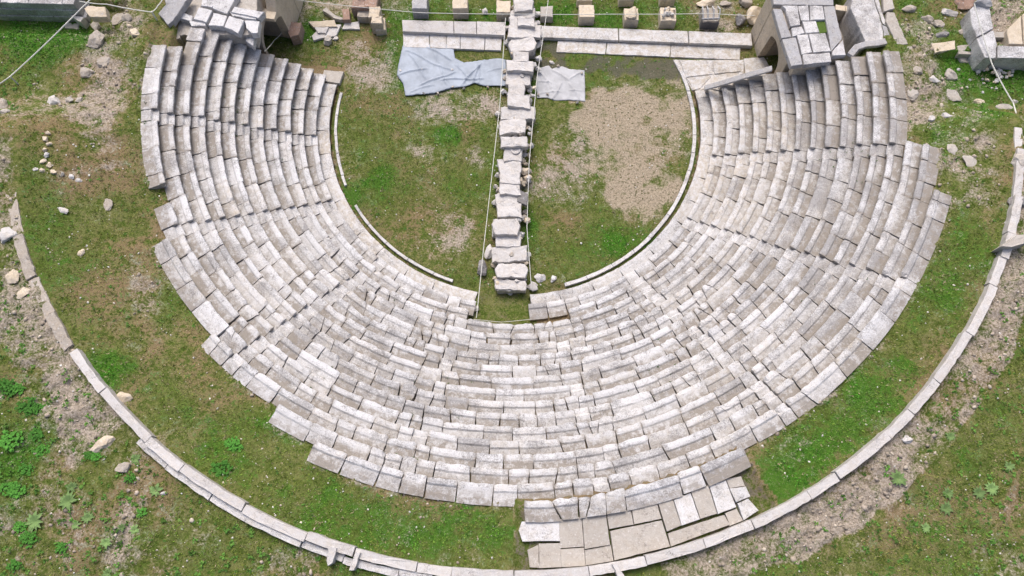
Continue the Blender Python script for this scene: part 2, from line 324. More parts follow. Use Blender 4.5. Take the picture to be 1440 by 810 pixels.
# ------------------------------------------------------------------ stone builders
def seat_block(r0, a0, a1, z, parent, name='stone_block', f=.05, smax=.88, low=0., hurt=.0, dirt=.5, beige=.2, dark=.2, skew=(0, 0), tilt=0., drop=.46, band=.34, mat=None):
    "curved bench stone: raised seat edge in front, hollowed foot rest behind"
    L = R(a1-a0)*(r0+.35); n = max(3, int(round(L/.17)))
    J = .013+.042*hurt
    fr = -low
    prof = [(.13, -drop, 1.), (.12, -.22, .9), (.045, -.145, .5), (-.004, -.09+fr, .15), (.012, -.012+fr, 0.), (band*.5, fr+.004, 0), (band-.05, fr-.008, .1), (band+.04, -f, .55), ((band+smax)/2-.03, -f-.014, .8), (.66, -f-.010, 1.15), (smax, -f-.03, 1.15), (smax, -drop, .8)]  # third value: soil, with painted shade deepening towards the riser foot
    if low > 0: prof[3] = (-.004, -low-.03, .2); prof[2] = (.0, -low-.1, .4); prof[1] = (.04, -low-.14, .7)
    m = len(prof); V = []; A = []
    o1, o2, o3 = random.random()*99, random.random()*99, random.random()*99
    dz0 = random.gauss(0, .008+.02*hurt); dr0 = random.gauss(0, .006+.022*hurt); rotz = random.gauss(0, .004+.022*hurt)
    gap = .010+abs(random.gauss(0, .008+.014*hurt))
    chip = [random.random()*max(0, random.gauss(hurt*1.1, .35)) for _ in (0, 1)]; chip = [c_ if c_ > .12 else 0 for c_ in chip]
    for i in range(n+1):
        t = i/n
        for j, (s, zz, dd) in enumerate(prof):
            tt = (t-.5)*(L-2*gap); sk = skew[0]*(1-t)+skew[1]*t
            tang = tt+sk*(s-.35)
            if i in (0, n): tang += J*.9*nz(j*1.7, i, 1, o1)
            e = 1. if j in (2, 3, 4) else .25
            rad = r0+s+dr0+rotz*tt+e*(J*1.1*nz(i*.9, j*.15, 1, o2)+J*1.5*nz(i*.33, j*.1, 1, o2+7))
            zv = z+zz+dz0+tilt*tt+J*.55*nz(i*.8, j*.7, 1, o3)
            if i in (0, n) and j in (2, 3, 4, 5): zv -= chip[i > 0]*.10*(j > 2); rad += chip[i > 0]*.09*(j < 5)
            if zz <= -drop+.001: zv = z+zz
            am = R((a0+a1)/2)+tang/(r0+s if s > 0 else r0)
            if j >= 10 and False: pass
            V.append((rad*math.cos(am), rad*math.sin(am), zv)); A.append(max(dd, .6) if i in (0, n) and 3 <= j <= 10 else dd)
    F = []
    for i in range(n):
        for j in range(m-1):
            p = i*m+j; F.append((p, p+1, p+m+1, p+m))
    F.append(tuple(range(m))[::-1]); F.append(tuple(n*m+j for j in range(m)))
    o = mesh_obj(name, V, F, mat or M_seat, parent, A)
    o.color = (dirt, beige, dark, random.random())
    return o
def dressed(poly, z0, z1, mat, parent, name, jit=.016, cham=.025, seg=.24, dirt=(0., .45), zt=None, color=(.4, .25, .2, 1)):
    "dressed block from a plan outline (world xy), worn edges; zt(x,y) may tilt the top"
    P = [np.array(p[:2], float) for p in poly]; ar = sum(P[i][0]*P[(i+1) % len(P)][1]-P[(i+1) % len(P)][0]*P[i][1] for i in range(len(P)))
    if ar < 0: P = P[::-1]
    pts = []
    for i in range(len(P)):
        a, b = P[i], P[(i+1) % len(P)]; n = max(1, int(np.linalg.norm(b-a)/seg))
        for k in range(n): pts.append(a+(b-a)*k/n)
    c = sum(pts)/len(pts); V = []; A = []; o = random.random()*99
    zf = zt if zt else (lambda x, y: z1)
    rings = [(0., z0, None), (0., -cham*1.6, 1), (-cham, 0., 1)]
    for off, zz, top in rings:
        for i, p in enumerate(pts):
            d = c-p; d = d/(np.linalg.norm(d)+1e-6); jj = jit*(1 if top else .5)
            q = p-d*off+np.array([nz(i*.9, 0, 1, o), nz(i*.9, 5, 1, o)])*jj*1.6
            q = q if off == 0 else p+d*cham+(q-(p-d*off))
            zz2 = zf(q[0], q[1])+zz+nz(i*.7, 9, 1, o)*jj*.5 if top else z0
            V.append((q[0], q[1], zz2)); A.append(dirt[1] if zz != 0. or not top else dirt[0])
    n = len(pts); F = []
    for k in range(2):
        for i in range(n): F.append((k*n+i, k*n+(i+1) % n, (k+1)*n+(i+1) % n, (k+1)*n+i))
    # top: inner ring + centre so that the surface can undulate
    for i, p in enumerate(pts):
        q = p+(c-p)*.5; V.append((q[0], q[1], zf(q[0], q[1])+nz(q[0], q[1], 2.5, o)*jit*1.2)); A.append(dirt[0])
    V.append((c[0], c[1], zf(c[0], c[1])+nz(c[0], c[1], 2.5, o)*jit)); A.append(dirt[0])
    for i in range(n):
        F.append((2*n+i, 2*n+(i+1) % n, 3*n+(i+1) % n, 3*n+i)); F.append((3*n+i, 3*n+(i+1) % n, 4*n))
    o_ = mesh_obj(name, V, F, mat, parent, A); o_.color = color
    return o_
def boulder(loc, size, mat, name='boulder', parent=None, rot=0., angular=.35, flat=False, squash=.0):
    "irregular stone of real thickness resting a little in the ground"
    import bmesh
    bm = bmesh.new(); bmesh.ops.create_icosphere(bm, subdivisions=3, radius=1)
    o = random.random()*99; A = []
    cuts = [Vector((random.gauss(0, 1), random.gauss(0, 1), random.gauss(0, .8))).normalized() for _ in range(9)]
    for v in bm.verts:
        c = v.co.copy(); k = 1.
        for d in cuts:
            q = c.dot(d)
            if q > .62: c -= d*(q-.62)*.96
        c *= 1+.22*mnoise.noise(c*1.3+Vector((o, 0, 0)))+.13*mnoise.noise(c*3.3+Vector((0, o, 0)))+.06*mnoise.noise(c*8+Vector((0, 0, o)))
        if flat: c.z = max(-.8, min(.62, c.z))
        x, y, z = c.x*size[0]/2, c.y*size[1]/2, c.z*size[2]/2
        v.co = (x*math.cos(rot)-y*math.sin(rot), x*math.sin(rot)+y*math.cos(rot), z)
    me = bpy.data.meshes.new(name); bm.to_mesh(me); bm.free(); me.materials.append(mat)
    a = me.attributes.new('dirt', 'FLOAT', 'POINT'); a.data.foreach_set('value', np.array([max(0, -v.co.z/size[2]*2)*.9 for v in me.vertices], np.float32))
    o_ = bpy.data.objects.new(name, me); C.objects.link(o_); o_.color = (.4, .3, .25, 1)
    p = np.array(loc, float)
    if parent is not None: o_.parent = parent; p = p-np.array(parent.location)
    o_.location = tuple(p); return o_
def tube(pts, rad, mat, name, parent=None, sides=6):
    V = []; F = []
    pts = [Vector(p) for p in pts]
    for i, p in enumerate(pts):
        d = (pts[min(i+1, len(pts)-1)]-pts[max(i-1, 0)]).normalized(); u = d.cross(Vector((0, 0, 1)));
        if u.length < .01: u = Vector((1, 0, 0))
        u.normalize(); v = d.cross(u)
        for k in range(sides):
            t = 2*math.pi*k/sides; V.append(tuple(p+u*math.cos(t)*rad+v*math.sin(t)*rad))
    for i in range(len(pts)-1):
        for k in range(sides): a = i*sides+k; b = i*sides+(k+1) % sides; F.append((a, b, b+sides, a+sides))
    F.append(tuple(range(sides))[::-1]); F.append(tuple((len(pts)-1)*sides+k for k in range(sides)))
    return mesh_obj(name, V, F, mat, parent)
# ------------------------------------------------------------------ rows of seats
ORD = ['lowest flat walkway ring of beige slabs at the foot of the seats', 'first raised seat row just above the flat walkway ring', 'second raised seat row, broken off either side of the grassy gap',
       'third raised seat row, first to run unbroken past the grassy gap', 'fourth raised seat row up from the orchestra', 'fifth raised seat row up from the orchestra', 'sixth raised seat row up from the orchestra',
       'seventh raised seat row up from the orchestra', 'eighth raised seat row up from the orchestra', 'ninth raised seat row up from the orchestra', 'tenth seat row, last that meets the paved ruin at upper left',
       'eleventh seat row, second in from the left grass edge', 'twelfth seat row, outermost at the upper left with a gap in it', 'thirteenth seat row, outermost at the upper right beside the arch',
       'fourteenth seat row, ending at the lower right of the upper right stairs', 'fifteenth seat row, third from the outside at the bottom', 'sixteenth seat row, outermost long curve along the green grass',
       'short topmost row of worn blocks above the paved terrace at bottom']
def zone_par(k, am):
    be = .22; dk = .30; di = .45
    if k == 0: be, dk, di = .62, .25, .35
    if am > -32 and k <= 6: be = .62; di = .4; dk = .15
    if am > -45 and k >= 7: dk = .62
    if am < -163 and 3 <= k <= 10: dk = .45
    if -130 < am < -95 and 5 <= k <= 11: dk = .5
    if am > -4 and k >= 9: di = .9
    return be, dk, di
for k in range(18):
    r0 = R0+k*DR; z = Z0+k*DZ
    am0 = R(-90); t = thing('seat_row', (0, -r0, z-.46), ORD[k], 'seat row' if k else 'walkway', 'curved rows of stone seats' if k else None)
    for (s, e) in ROW[k]:
        # break points: stair stones plus random joints
        brk = []; a = s
        st = [q for q in STAIRS if s+1 < q < e-1] if k > 0 else []
        spans = []; cur = s
        for q in st:
            if random.random() < {-102.: .7, -79.8: .7, -128.: .3, -57.: .35}.get(q, 0.): continue
            hw = math.degrees(.36/(r0+.2)); q2 = q+random.gauss(0, .12)
            spans.append((cur, q2-hw, 0)); spans.append((q2-hw, q2+hw, 1)); cur = q2+hw
        spans.append((cur, e, 0))
        prev_skew = 0.
        for (u0, u1, stair) in spans:
            if stair:
                am = (u0+u1)/2; be, dk, di = zone_par(k, am)
                worn = (am > -106 and am < -76) or (-130 < am < -126 and k < 13 and k > 2) or (-60 < am < -54)
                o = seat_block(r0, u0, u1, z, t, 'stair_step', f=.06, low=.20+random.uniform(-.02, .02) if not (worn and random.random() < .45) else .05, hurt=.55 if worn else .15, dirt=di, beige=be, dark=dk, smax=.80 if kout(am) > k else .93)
                continue
            a = u0
            while a < u1-1e-6:
                ln = random.choice([random.uniform(1.3, 2.0), random.uniform(.9, 1.5), random.uniform(1.6, 2.6)]) if k else random.uniform(1.6, 2.6)
                mid_a = a+math.degrees(ln*.5/r0)
                d4 = min(abs(mid_a-q) for q in STAIRS[2:6])*math.pi/180*r0
                if k: ln *= (.62 if d4 < 1.6 else 1.)
                if a < -163 or a > -12: ln = min(ln, 1.7)
                b = a+math.degrees(ln/(r0+.3))
                if (u1-b)*math.pi/180*r0 < .55: b = u1
                am = (a+b)/2; be, dk, di = zone_par(k, am)
                hurt = .12+.25*random.random()
                inner = -140 < am < -48
                if inner and k >= 3: hurt += .2*random.random()
                if d4 < 2.6 and k >= 2: hurt += .7*random.random()
                if k == 0: hurt = .06
                outer = not inrow(k+1, am)
                style = random.random()
                f = random.uniform(.045, .085) if style < .86 else .015
                di2 = di*random.choice([.8, 1.2, 1.6, 2.0, 2.6, 3.2]) if k else di*random.uniform(.3, .8)
                sk1 = random.gauss(0, .03+.20*max(0, hurt-.35)) if b < u1 else 0.
                if k == 0: f = .004
                # some stones are cracked right through on a slant
                if hurt > .5 and random.random() < .35 and (b-a)*math.pi/180*r0 > .9:
                    mm = a+(b-a)*random.uniform(.35, .65); ck = random.uniform(-.5, .5)
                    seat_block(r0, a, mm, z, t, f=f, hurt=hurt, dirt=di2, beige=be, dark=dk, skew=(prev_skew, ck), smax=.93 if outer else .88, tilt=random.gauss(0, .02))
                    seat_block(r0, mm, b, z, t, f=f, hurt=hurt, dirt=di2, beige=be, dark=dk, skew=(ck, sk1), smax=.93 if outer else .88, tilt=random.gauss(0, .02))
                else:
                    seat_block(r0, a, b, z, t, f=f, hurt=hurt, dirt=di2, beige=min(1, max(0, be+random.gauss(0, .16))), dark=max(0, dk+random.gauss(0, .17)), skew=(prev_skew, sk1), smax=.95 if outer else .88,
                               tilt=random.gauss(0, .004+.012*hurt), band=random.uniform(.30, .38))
                prev_skew = sk1; a = b
            prev_skew = 0.
# ------------------------------------------------------------------ kerb of the orchestra and its drain
def ring_stones(name_t, r0, r1, a0, a1, z0, z1, label, cat, mat, ln=(1.2, 1.9), kind=None, jit=.01, part='kerb_stone', color=(.3, .4, .2, 1), zfun=None, gap=.02, group=None):
    am = R((a0+a1)/2); t = thing(name_t, (r1*math.cos(am), r1*math.sin(am), z0), label, cat, group, kind)
    a = a0
    while a < a1-1e-6:
        b = a+math.degrees(random.uniform(*ln)/r0)
        if (a1-b)*math.pi/180*r0 < .5: b = a1
        g_ = math.degrees(gap/2/r0); n = max(3, int((b-a)/.8)); dd = random.gauss(0, jit); dz = random.gauss(0, jit)
        o_ = [((r0+dd)*math.cos(R(x)), (r0+dd)*math.sin(R(x))) for x in np.linspace(a+g_, b-g_, n)]
        o_ += [((r1+dd)*math.cos(R(x)), (r1+dd)*math.sin(R(x))) for x in np.linspace(b-g_, a+g_, n)]
        zz = zfun((a+b)/2) if zfun else 0
        dressed(o_, z0+zz, z1+zz+dz, mat, t, part, jit=jit, cham=.015, color=color); a = b
    return t
ring_stones('orchestra_kerb', RK, RK+.17, -190, -156, -.2, .07, 'narrow pale stone kerb at the left edge of the orchestra below the walkway end', 'kerb', M_seat)
ring_stones('orchestra_kerb', RK, RK+.17, -148.5, -108.3, -.2, .07, 'narrow stone kerb curving along the lower left of the orchestra', 'kerb', M_seat)
ring_stones('orchestra_kerb', RK-.02, RK+.20, -74.6, 23.5, -.2, .10, 'long narrow stone kerb round the right side of the orchestra', 'kerb', M_seat)
# ------------------------------------------------------------------ outer kerb wall
def okz(a): return 0. if -152 < a < -22 else (-.55*min(1, (-152-a)/20) if a <= -152 else -.8*min(1, (a+22)/20))
ring_stones('outer_kerb', 26.63, 27.03, -140.2, -10., 7.2, 8.0, 'long white kerb wall curving round the outer grass from lower left to right', 'kerb wall', M_white, ln=(1.2, 3.4), jit=.026, zfun=okz, color=(.3, .2, .2, 1))
ring_stones('kerb_ledge', 27.05, 27.36, -128.5, -97, 7.1, 7.84, 'lower beige ledge running outside the white kerb at bottom left', 'kerb ledge', M_seat, ln=(1.6, 3.), jit=.03)
ring_stones('old_kerb', 26.80, 27.3, -167.5, -141, 7.0, 7.66, 'worn earthy brown kerb line at the left edge', 'kerb', M_rock, ln=(1.2, 2.6), jit=.05, zfun=okz, gap=.05)
# ------------------------------------------------------------------ terrace slabs at the bottom
t = thing('paved_terrace', at(880, 770, 7.4), 'terrace of large grey slabs between the topmost seats and the outer kerb', 'pavement', kind='structure')
q7 = lambda L_, z: [at(720+x/4, 680+y/4, z) for x, y in L_]
SL = [[(55, 215), (265, 210), (268, 322), (60, 325), (38, 265)], [(150, 340), (272, 335), (275, 470), (155, 475)], [(262, 200), (390, 188), (402, 355), (270, 362)], [(272, 370), (405, 362), (412, 462), (278, 470)],
      [(395, 185), (525, 170), (550, 345), (408, 368)], [(410, 375), (555, 347), (570, 435), (415, 460)], [(532, 170), (666, 145), (682, 230), (547, 256)], [(672, 142), (812, 108), (838, 198), (687, 228)],
      [(552, 268), (838, 208), (886, 353), (575, 432)], [(818, 102), (880, 87), (903, 97), (948, 235), (870, 270)], [(907, 92), (1000, 54), (1053, 200), (952, 236)], [(1004, 45), (1100, 12), (1150, 168), (1058, 198)],
      [(1103, -2), (1198, -18), (1258, 133), (1156, 170)], [(875, 280), (1190, 177), (1220, 233), (892, 353)], [(1198, 168), (1262, 142), (1298, 208), (1226, 238)], [(1220, 30), (1310, 18), (1335, 73), (1258, 106)],
      [(1266, 115), (1325, 85), (1382, 150), (1300, 206)], [(88, 375), (148, 345), (153, 475), (100, 470)], [(1202, -25), (1285, -40), (1308, 14), (1222, 26)]]
lo = {3: -.04, 5: -.05, 6: -.04, 13: -.03, 14: -.10, 17: -.1, 18: -.05, 1: -.03}
for i, s_ in enumerate(SL):
    cx_ = sum(q[0] for q in s_)/len(s_); cy_ = sum(q[1] for q in s_)/len(s_); s_ = [(q[0]+1.0*(1 if q[0] > cx_ else -1), q[1]+1.0*(1 if q[1] > cy_ else -1)) for q in s_]
    pts = q7(s_, 7.5); zz = 7.62+lo.get(i, 0)+random.gauss(0, .008)
    dressed(pts, 7.2, zz, M_seat if i in (0, 10, 12, 15, 16) else M_pave, t, 'paving_slab', jit=.012, cham=.015, color=(.5, .38, .28 if i in (3, 6, 5) else .15, 1))
# ------------------------------------------------------------------ stage line: long sills and paving
def quad_stones(name, label, cat, corners, n, z0, z1, mat, part, kind=None, jit=.01, cuts=None, color=(.35, .3, .2, 1)):
    A, B, Cc, D = [np.array(at(x, y, z1)) for x, y in corners]   # A-B top edge, D-C bottom edge
    t = thing(name, (*((A+B+Cc+D)/4)[:2], z0), label, cat, None, kind)
    cs = cuts or sorted([0, 1]+[i/n+random.uniform(-.25, .25)/n for i in range(1, n)])
    for i in range(len(cs)-1):
        u, v = cs[i]+.002, cs[i+1]-.002
        dressed([A+(B-A)*u, A+(B-A)*v, D+(Cc-D)*v, D+(Cc-D)*u], z0, z1+random.gauss(0, .008), mat, t, part, jit=jit, color=color)
    return t
quad_stones('stage_sill', 'raised white stone sill left of the rubble wall', 'sill', [(565, 28), (711, 31), (711, 50), (566, 44)], 4, 0, .42, M_white, 'sill_block', cuts=[0, .5, .72, 1])
quad_stones('stage_paving', 'pale slab strip between the left white sill and the blue tarpaulin', 'pavement', [(566, 46), (706, 53), (705, 71), (567, 66)], 5, -.1, .16, M_seat, 'paving_slab', cuts=[0, .27, .44, .58, .83, 1], color=(.3, .55, .05, 1), kind='structure')
quad_stones('stage_sill', 'long pale stone sill right of the rubble wall, reaching the arch', 'sill', [(760, 36), (1057, 47), (1059, 64), (760, 52)], 4, 0, .35, M_seat, 'sill_block', cuts=[0, .37, .7, 1], color=(.3, .6, .1, 1))
quad_stones('stage_paving', 'smooth pinkish slab strip below the long right sill', 'pavement', [(784, 57), (1042, 67), (1041, 84), (782, 73)], 3, -.1, .10, M_seat, 'paving_slab', cuts=[0, .27, .62, 1], color=(.25, .8, .0, 1), kind='structure', jit=.02)
dressed([at(x, y, .05) for x, y in [(946, 84), (1046, 84), (1046, 103), (1020, 116), (985, 127), (973, 127), (962, 105)]], -.3, .055, M_seat, None, 'paving_bed', jit=.02, color=(.6, .8, .2, 1))['kind'] = 'structure'
pv = thing('rough_paving', at(1000, 95, 0), 'rough patched stone paving at the right foot of the arch', 'pavement', kind='structure')
for q in [[(955, 85), (1000, 85), (1003, 104), (965, 108)], [(1002, 85), (1040, 87), (1042, 100), (1005, 104)], [(966, 110), (1000, 106), (985, 124), (975, 126)], [(1002, 106), (1043, 103), (1020, 115), (990, 122)], [(1046, 82), (1075, 80), (1085, 98), (1048, 104)], [(947, 83), (952, 83), (966, 108), (963, 112)]]:
    dressed([at(x, y, .12) for x, y in q], -.1, .10+random.gauss(0, .015), M_seat, pv, 'paving_slab', jit=.03, color=(.4, .75, .1, 1))
dressed([at(x, y, .12) for x, y in [(456, 100), (484, 102), (478, 119), (452, 115)]], -.1, .25, M_pave, tag(thing('flat_slab', at(468, 110, 0), 'plain grey slab lying at the left walkway end', 'slab')), 'slab')
# ------------------------------------------------------------------ rubble wall across the orchestra
rw = thing('rubble_wall', at(716, 230, 0), 'dry stacked wall of white marble blocks crossing the orchestra', 'rubble wall')
WB = [(723, 749, -6, 3), (723, 750, 4, 13), (718, 750, 14.5, 23), (718, 727, 25, 34), (728, 750, 25, 35), (716, 761, 36, 50), (717, 754, 55, 71), (721, 743, 74, 85), (715, 748, 87, 99), (714, 744, 100, 117), (716, 737, 120, 132), (714, 745, 134, 148),
      (705, 752, 152, 166), (701, 739, 168, 186), (705, 739, 194, 205), (709, 734, 207, 225), (701, 731, 227, 240), (703, 731, 242, 256), (703, 729, 259, 272), (699, 729, 273, 285), (701, 733, 287, 303), (693, 731, 309, 328),
      (697, 731, 331, 345), (694, 740, 349, 366), (699, 741, 372, 388), (698, 738, 396, 407)]
for i, (x0, x1, y0, y1) in enumerate(WB):
    tw = random.gauss(0, 1.6)
    top = 1.05+.18*math.sin(i*1.9)-(.25 if i > 22 else 0); r_ = random.uniform(-2, 2)*1.0; sh = random.uniform(-1, 1)
    y0 -= 1.9; y1 += 1.9; x0 -= 1+random.uniform(-1, 2); x1 += 1+random.uniform(-1, 2)
    pts = [at(x0+sh+tw*.3, y0+tw, top), at((x0+x1)/2, y0+random.gauss(0, .7), top), at(x1+sh*.5+tw*.3, y0-tw, top), at(x1+random.uniform(-2, 1), y1-tw, top), at((x0+x1)/2, y1+random.gauss(0, .9), top), at(x0+random.uniform(-1, 2), y1+tw, top)]
    if i in (6, 21, 24): pts = [at(x0+5, y0, top), at(x1-5, y0, top), at(x1, y0+9, top), at(x1-4, y1, top), at(x0+3, y1, top), at(x0-1, y0+8, top)]
    b = dressed(pts, top-random.uniform(.30, .42), top, M_white, rw, 'wall_stone', jit=.05, cham=.04, seg=.2, zt=(lambda a_, b_, top=top, s_=random.gauss(0, .04), cx=pts[0][0]: top+(a_-cx)*s_))
    if i == 15:
        c_ = (np.array(pts[0])+pts[1]+pts[2]+pts[3])/4
        V = []; F = []; m_ = 16
        for rad, zz in ((.30, top-.02), (.30, top+.06), (.22, top+.07), (.20, top+.03)):
            for q in range(m_): V.append((c_[0]+rad*math.cos(q*math.tau/m_), c_[1]+rad*math.sin(q*math.tau/m_), zz))
        for j in range(3):
            for q in range(m_): F.append((j*m_+q, j*m_+(q+1) % m_, (j+1)*m_+(q+1) % m_, (j+1)*m_+q))
        F.append(tuple(3*m_+q for q in range(m_)))
        V = [tuple(v) for v in V]; cb = mesh_obj('carved_ring', V, F, M_white, b)
        cb.parent = b; cb.location = tuple(np.array([c_[0], c_[1], top-.02])-np.array(rw.location)-np.array(b.location))
dk = dressed([at(x, y, 1.) for x, y in [(729, 266), (743, 272), (741, 289), (727, 283)]], .75, 1.0, M_dark, rw, 'wall_stone', jit=.02); tag(dk, 'dark grey flat stone wedged on the right side of the wall')
# core of smaller stones under and beside the blocks
for (px, py, s, zt) in [(740, 12, .5, .6), (757, 20, .5, .5), (755, 32, .4, .4), (712, 40, .5, .4), (713, 60, .5, .45), (758, 62, .55, .6), (757, 82, .5, .7), (750, 92, .5, .7), (757, 97, .4, .6), (710, 100, .35, .4), (708, 128, .4, .4), (745, 125, .55, .5), (744, 143, .5, .6),
                        (700, 160, .45, .5), (703, 178, .4, .5), (713, 191, .45, 1.), (725, 191, .32, 1.), (733, 190, .3, 1.), (738, 205, .5, .7), (737, 240, .55, .7), (742, 250, .5, .5), (744, 254, .3, .3), (735, 258, .4, .6), (702, 233, .35, .7), (699, 246, .35, .5), (697, 262, .35, .4), (696, 285, .4, .3),
                        (734, 307, .5, .6), (741, 310, .4, .4), (742, 358, .45, .5), (716, 368, .5, .7), (724, 369, .4, .7), (735, 393, .45, .6), (710, 393, .5, .65), (722, 394, .4, .6), (702, 372, .4, .5), (697, 391, .35, .3), (717, 412, .3, .2), (735, 226, .4, .7), (737, 180, .55, .8), (744, 218, .3, .2), (700, 320, .5, .6), (733, 330, .5, .6)]:
    p = at(px, py, zt*.6); boulder((p[0], p[1], zt*.55), (s*1.15, s, s*.9), random.choice([M_white, M_beige, M_white, M_seat]), 'filler_stone', rw, rot=random.random()*3)
for i in range(90):
    py = random.uniform(-5, 405); px = 735-.045*py+random.choice([-1, 1, 1])*random.uniform(13, 22) if i % 3 else 735-.045*py+random.uniform(-12, 12); s_ = random.uniform(.2, .42); zz = random.uniform(.15, .75) if i % 3 else .82
    p = at(px, py, zz); boulder((p[0], p[1], zz), (s_*1.2, s_, s_*.8), random.choice([M_seat, M_beige, M_white, M_rock]), 'filler_stone', rw, rot=random.random()*3)
for i in range(26):                                                # lower courses
    y0 = WB[i][2]; y1 = WB[i][3]; xm = (WB[i][0]+WB[i][1])/2; hw = (WB[i][1]-WB[i][0])/2*.93
    pts = [at(xm-hw+random.uniform(-2, 3), y0-2, .75), at(xm+hw+random.uniform(-3, 3), y0-2, .75), at(xm+hw+random.uniform(-3, 3), y1+1.5, .75), at(xm-hw+random.uniform(-2, 3), y1+1.5, .75)]
    dressed(pts, .30, .68, M_seat, rw, 'wall_stone', jit=.05, cham=.04, color=(.9, .5, .3, 1))
    pts = [p+np.array([random.uniform(-.12, .12), random.uniform(-.05, .05), 0]) for p in pts]
    dressed(pts, -.1, .32, M_seat, rw, 'wall_stone', jit=.05, cham=.04, color=(1., .5, .3, 1))
# ------------------------------------------------------------------ tarpaulins
def tarp(name, poly, zb, label, mat, seed, folds):
    P = [at(x, y, zb)[:2] for x, y in poly]; P = np.array(P); mn = P.min(0); mx = P.max(0); st = .055
    xs = np.arange(mn[0]-st, mx[0]+st, st); ys = np.arange(mn[1]-st, mx[1]+st, st)
    def inside(x, y):
        c = False; j = len(P)-1
        for i in range(len(P)):
            if (P[i][1] > y) != (P[j][1] > y) and x < (P[j][0]-P[i][0])*(y-P[i][1])/(P[j][1]-P[i][1])+P[i][0]: c = not c
            j = i
        return c
    def near(x, y):
        b = (9, x, y)
        for i in range(len(P)):
            a, c = P[i], P[(i+1) % len(P)]; d = c-a; t = max(0, min(1, np.dot((x, y)-a, d)/np.dot(d, d))); q = a+d*t
            e = math.hypot(x-q[0], y-q[1])
            if e < b[0]: b = (e, q[0], q[1])
        return b
    ins = {}; V = []; A = []
    cells = [(i, j) for i in range(len(xs)-1) for j in range(len(ys)-1) if inside(xs[i]+st/2, ys[j]+st/2)]
    F = []
    F2 = folds
    def h(x, y):
        z = .03+.04*(fbm(np.array(x), np.array(y), 2.2, seed)-.3)
        for (ax, ay, bx, by, w_, hh) in F2:
            d = np.array([bx-ax, by-ay]); L_ = np.linalg.norm(d); d /= L_; u = (x-ax)*d[0]+(y-ay)*d[1]; v = -(x-ax)*d[1]+(y-ay)*d[0]+.06*math.sin(u*2.3+seed)
            if -.1 < u < L_+.1: z += hh*.85*max(0, 1-abs(v)/(w_*1.5))*min(1, max(0, (u+.1)/.3))*min(1, max(0, (L_+.1-u)/.3))
        return z
    cnt = {}
    for (i, j) in cells:
        for q in ((i, j), (i+1, j), (i+1, j+1), (i, j+1)): cnt[q] = cnt.get(q, 0)+1
    for q, n in cnt.items():
        x, y = xs[q[0]], ys[q[1]]
        if n < 4:
            e, x2, y2 = near(x, y); x2 += .03*nz(x*6, y*6, 1, seed); y2 += .03*nz(x*6, y*6, 1, seed+5)
            ins[q] = len(V); V.append((x2, y2, zb+.012)); 
        else: ins[q] = len(V); V.append((x, y, zb+h(x, y)))
    for (i, j) in cells: F.append((ins[(i, j)], ins[(i+1, j)], ins[(i+1, j+1)], ins[(i, j+1)]))
    o = mesh_obj(name, V, F, mat, smooth=True); sm = o.modifiers.new('thickness', 'SOLIDIFY'); sm.thickness = .006
    return tag(o, label, 'tarpaulin')
def fl(L_): 
    out = []
    for x0, y0, x1, y1, w_, hh in L_: a = at(x0, y0, .15); b = at(x1, y1, .15); out.append((a[0], a[1], b[0], b[1], w_, hh))
    return out
tarp('tarpaulin', [(567, 62), (637, 62), (640, 82), (652, 88), (676, 85), (700, 82), (711, 84), (713, 112), (711, 121), (680, 121), (668, 117), (655, 122), (635, 124), (612, 131), (570, 135), (567, 118), (558, 106), (560, 92)], .10,
     'crumpled blue grey tarpaulin spread left of the rubble wall', M_tarp, 3,
     fl([(570, 70, 635, 100, .05, .09), (575, 75, 600, 110, .06, .08), (600, 66, 636, 84, .05, .09), (560, 105, 600, 95, .06, .09), (590, 120, 640, 100, .06, .09), (620, 112, 680, 110, .05, .11), (650, 118, 674, 92, .06, .12), (665, 116, 676, 88, .05, .12), (575, 130, 610, 118, .05, .06), (672, 90, 673, 120, .04, .1), (685, 100, 708, 96, .05, .06), (610, 75, 630, 120, .06, .05), (640, 90, 660, 112, .05, .08)]))
tarp('tarpaulin', [(757, 96), (772, 92), (776, 97), (790, 93), (800, 97), (822, 99), (823, 120), (823, 143), (800, 141), (780, 142), (770, 138), (755, 138), (754, 118)], .02,
     'square pale grey tarpaulin right of the rubble wall', M_tarp2, 9,
     fl([(760, 100, 780, 130, .05, .08), (775, 96, 800, 112, .05, .09), (800, 110, 820, 100, .05, .08), (790, 115, 775, 140, .05, .08), (800, 115, 815, 140, .05, .09), (757, 112, 775, 116, .04, .09), (757, 130, 790, 128, .06, .06), (800, 125, 820, 128, .05, .07)]))
for (px, py, wh) in [(563, 99, 'leftmost corner of the blue grey tarpaulin'), (593, 97, 'middle of the left half of the blue grey tarpaulin'), (636, 98, 'inner corner of the blue grey tarpaulin'), (596, 131, 'bottom left hem of the blue grey tarpaulin'),
                     (606, 67, 'upper hem of the blue grey tarpaulin'), (770, 132, 'lower hem of the pale grey tarpaulin'), (757, 133, 'lower left corner of the pale grey tarpaulin'), (818, 102, 'upper right corner of the pale grey tarpaulin'),
                     (686, 122, 'bottom right hem of the blue grey tarpaulin'), (652, 124, 'bottom hem where the blue grey tarpaulin narrows'), (616, 131, 'lowest hem of the blue grey tarpaulin'), (637, 122, 'bottom middle hem of the blue grey tarpaulin'),
                     (785, 92, 'upper hem of the pale grey tarpaulin'), (812, 144, 'lower right corner of the pale grey tarpaulin')]:
    p = at(px, py, .15); ob = boulder((p[0], p[1], .14), (.24, .17, .14), random.choice([M_rock, M_white, M_dark]), 'holding_stone', rot=random.random()*3)
    tag(ob, 'small stone weighing down the '+wh, 'stone', 'stones holding down the tarpaulins')
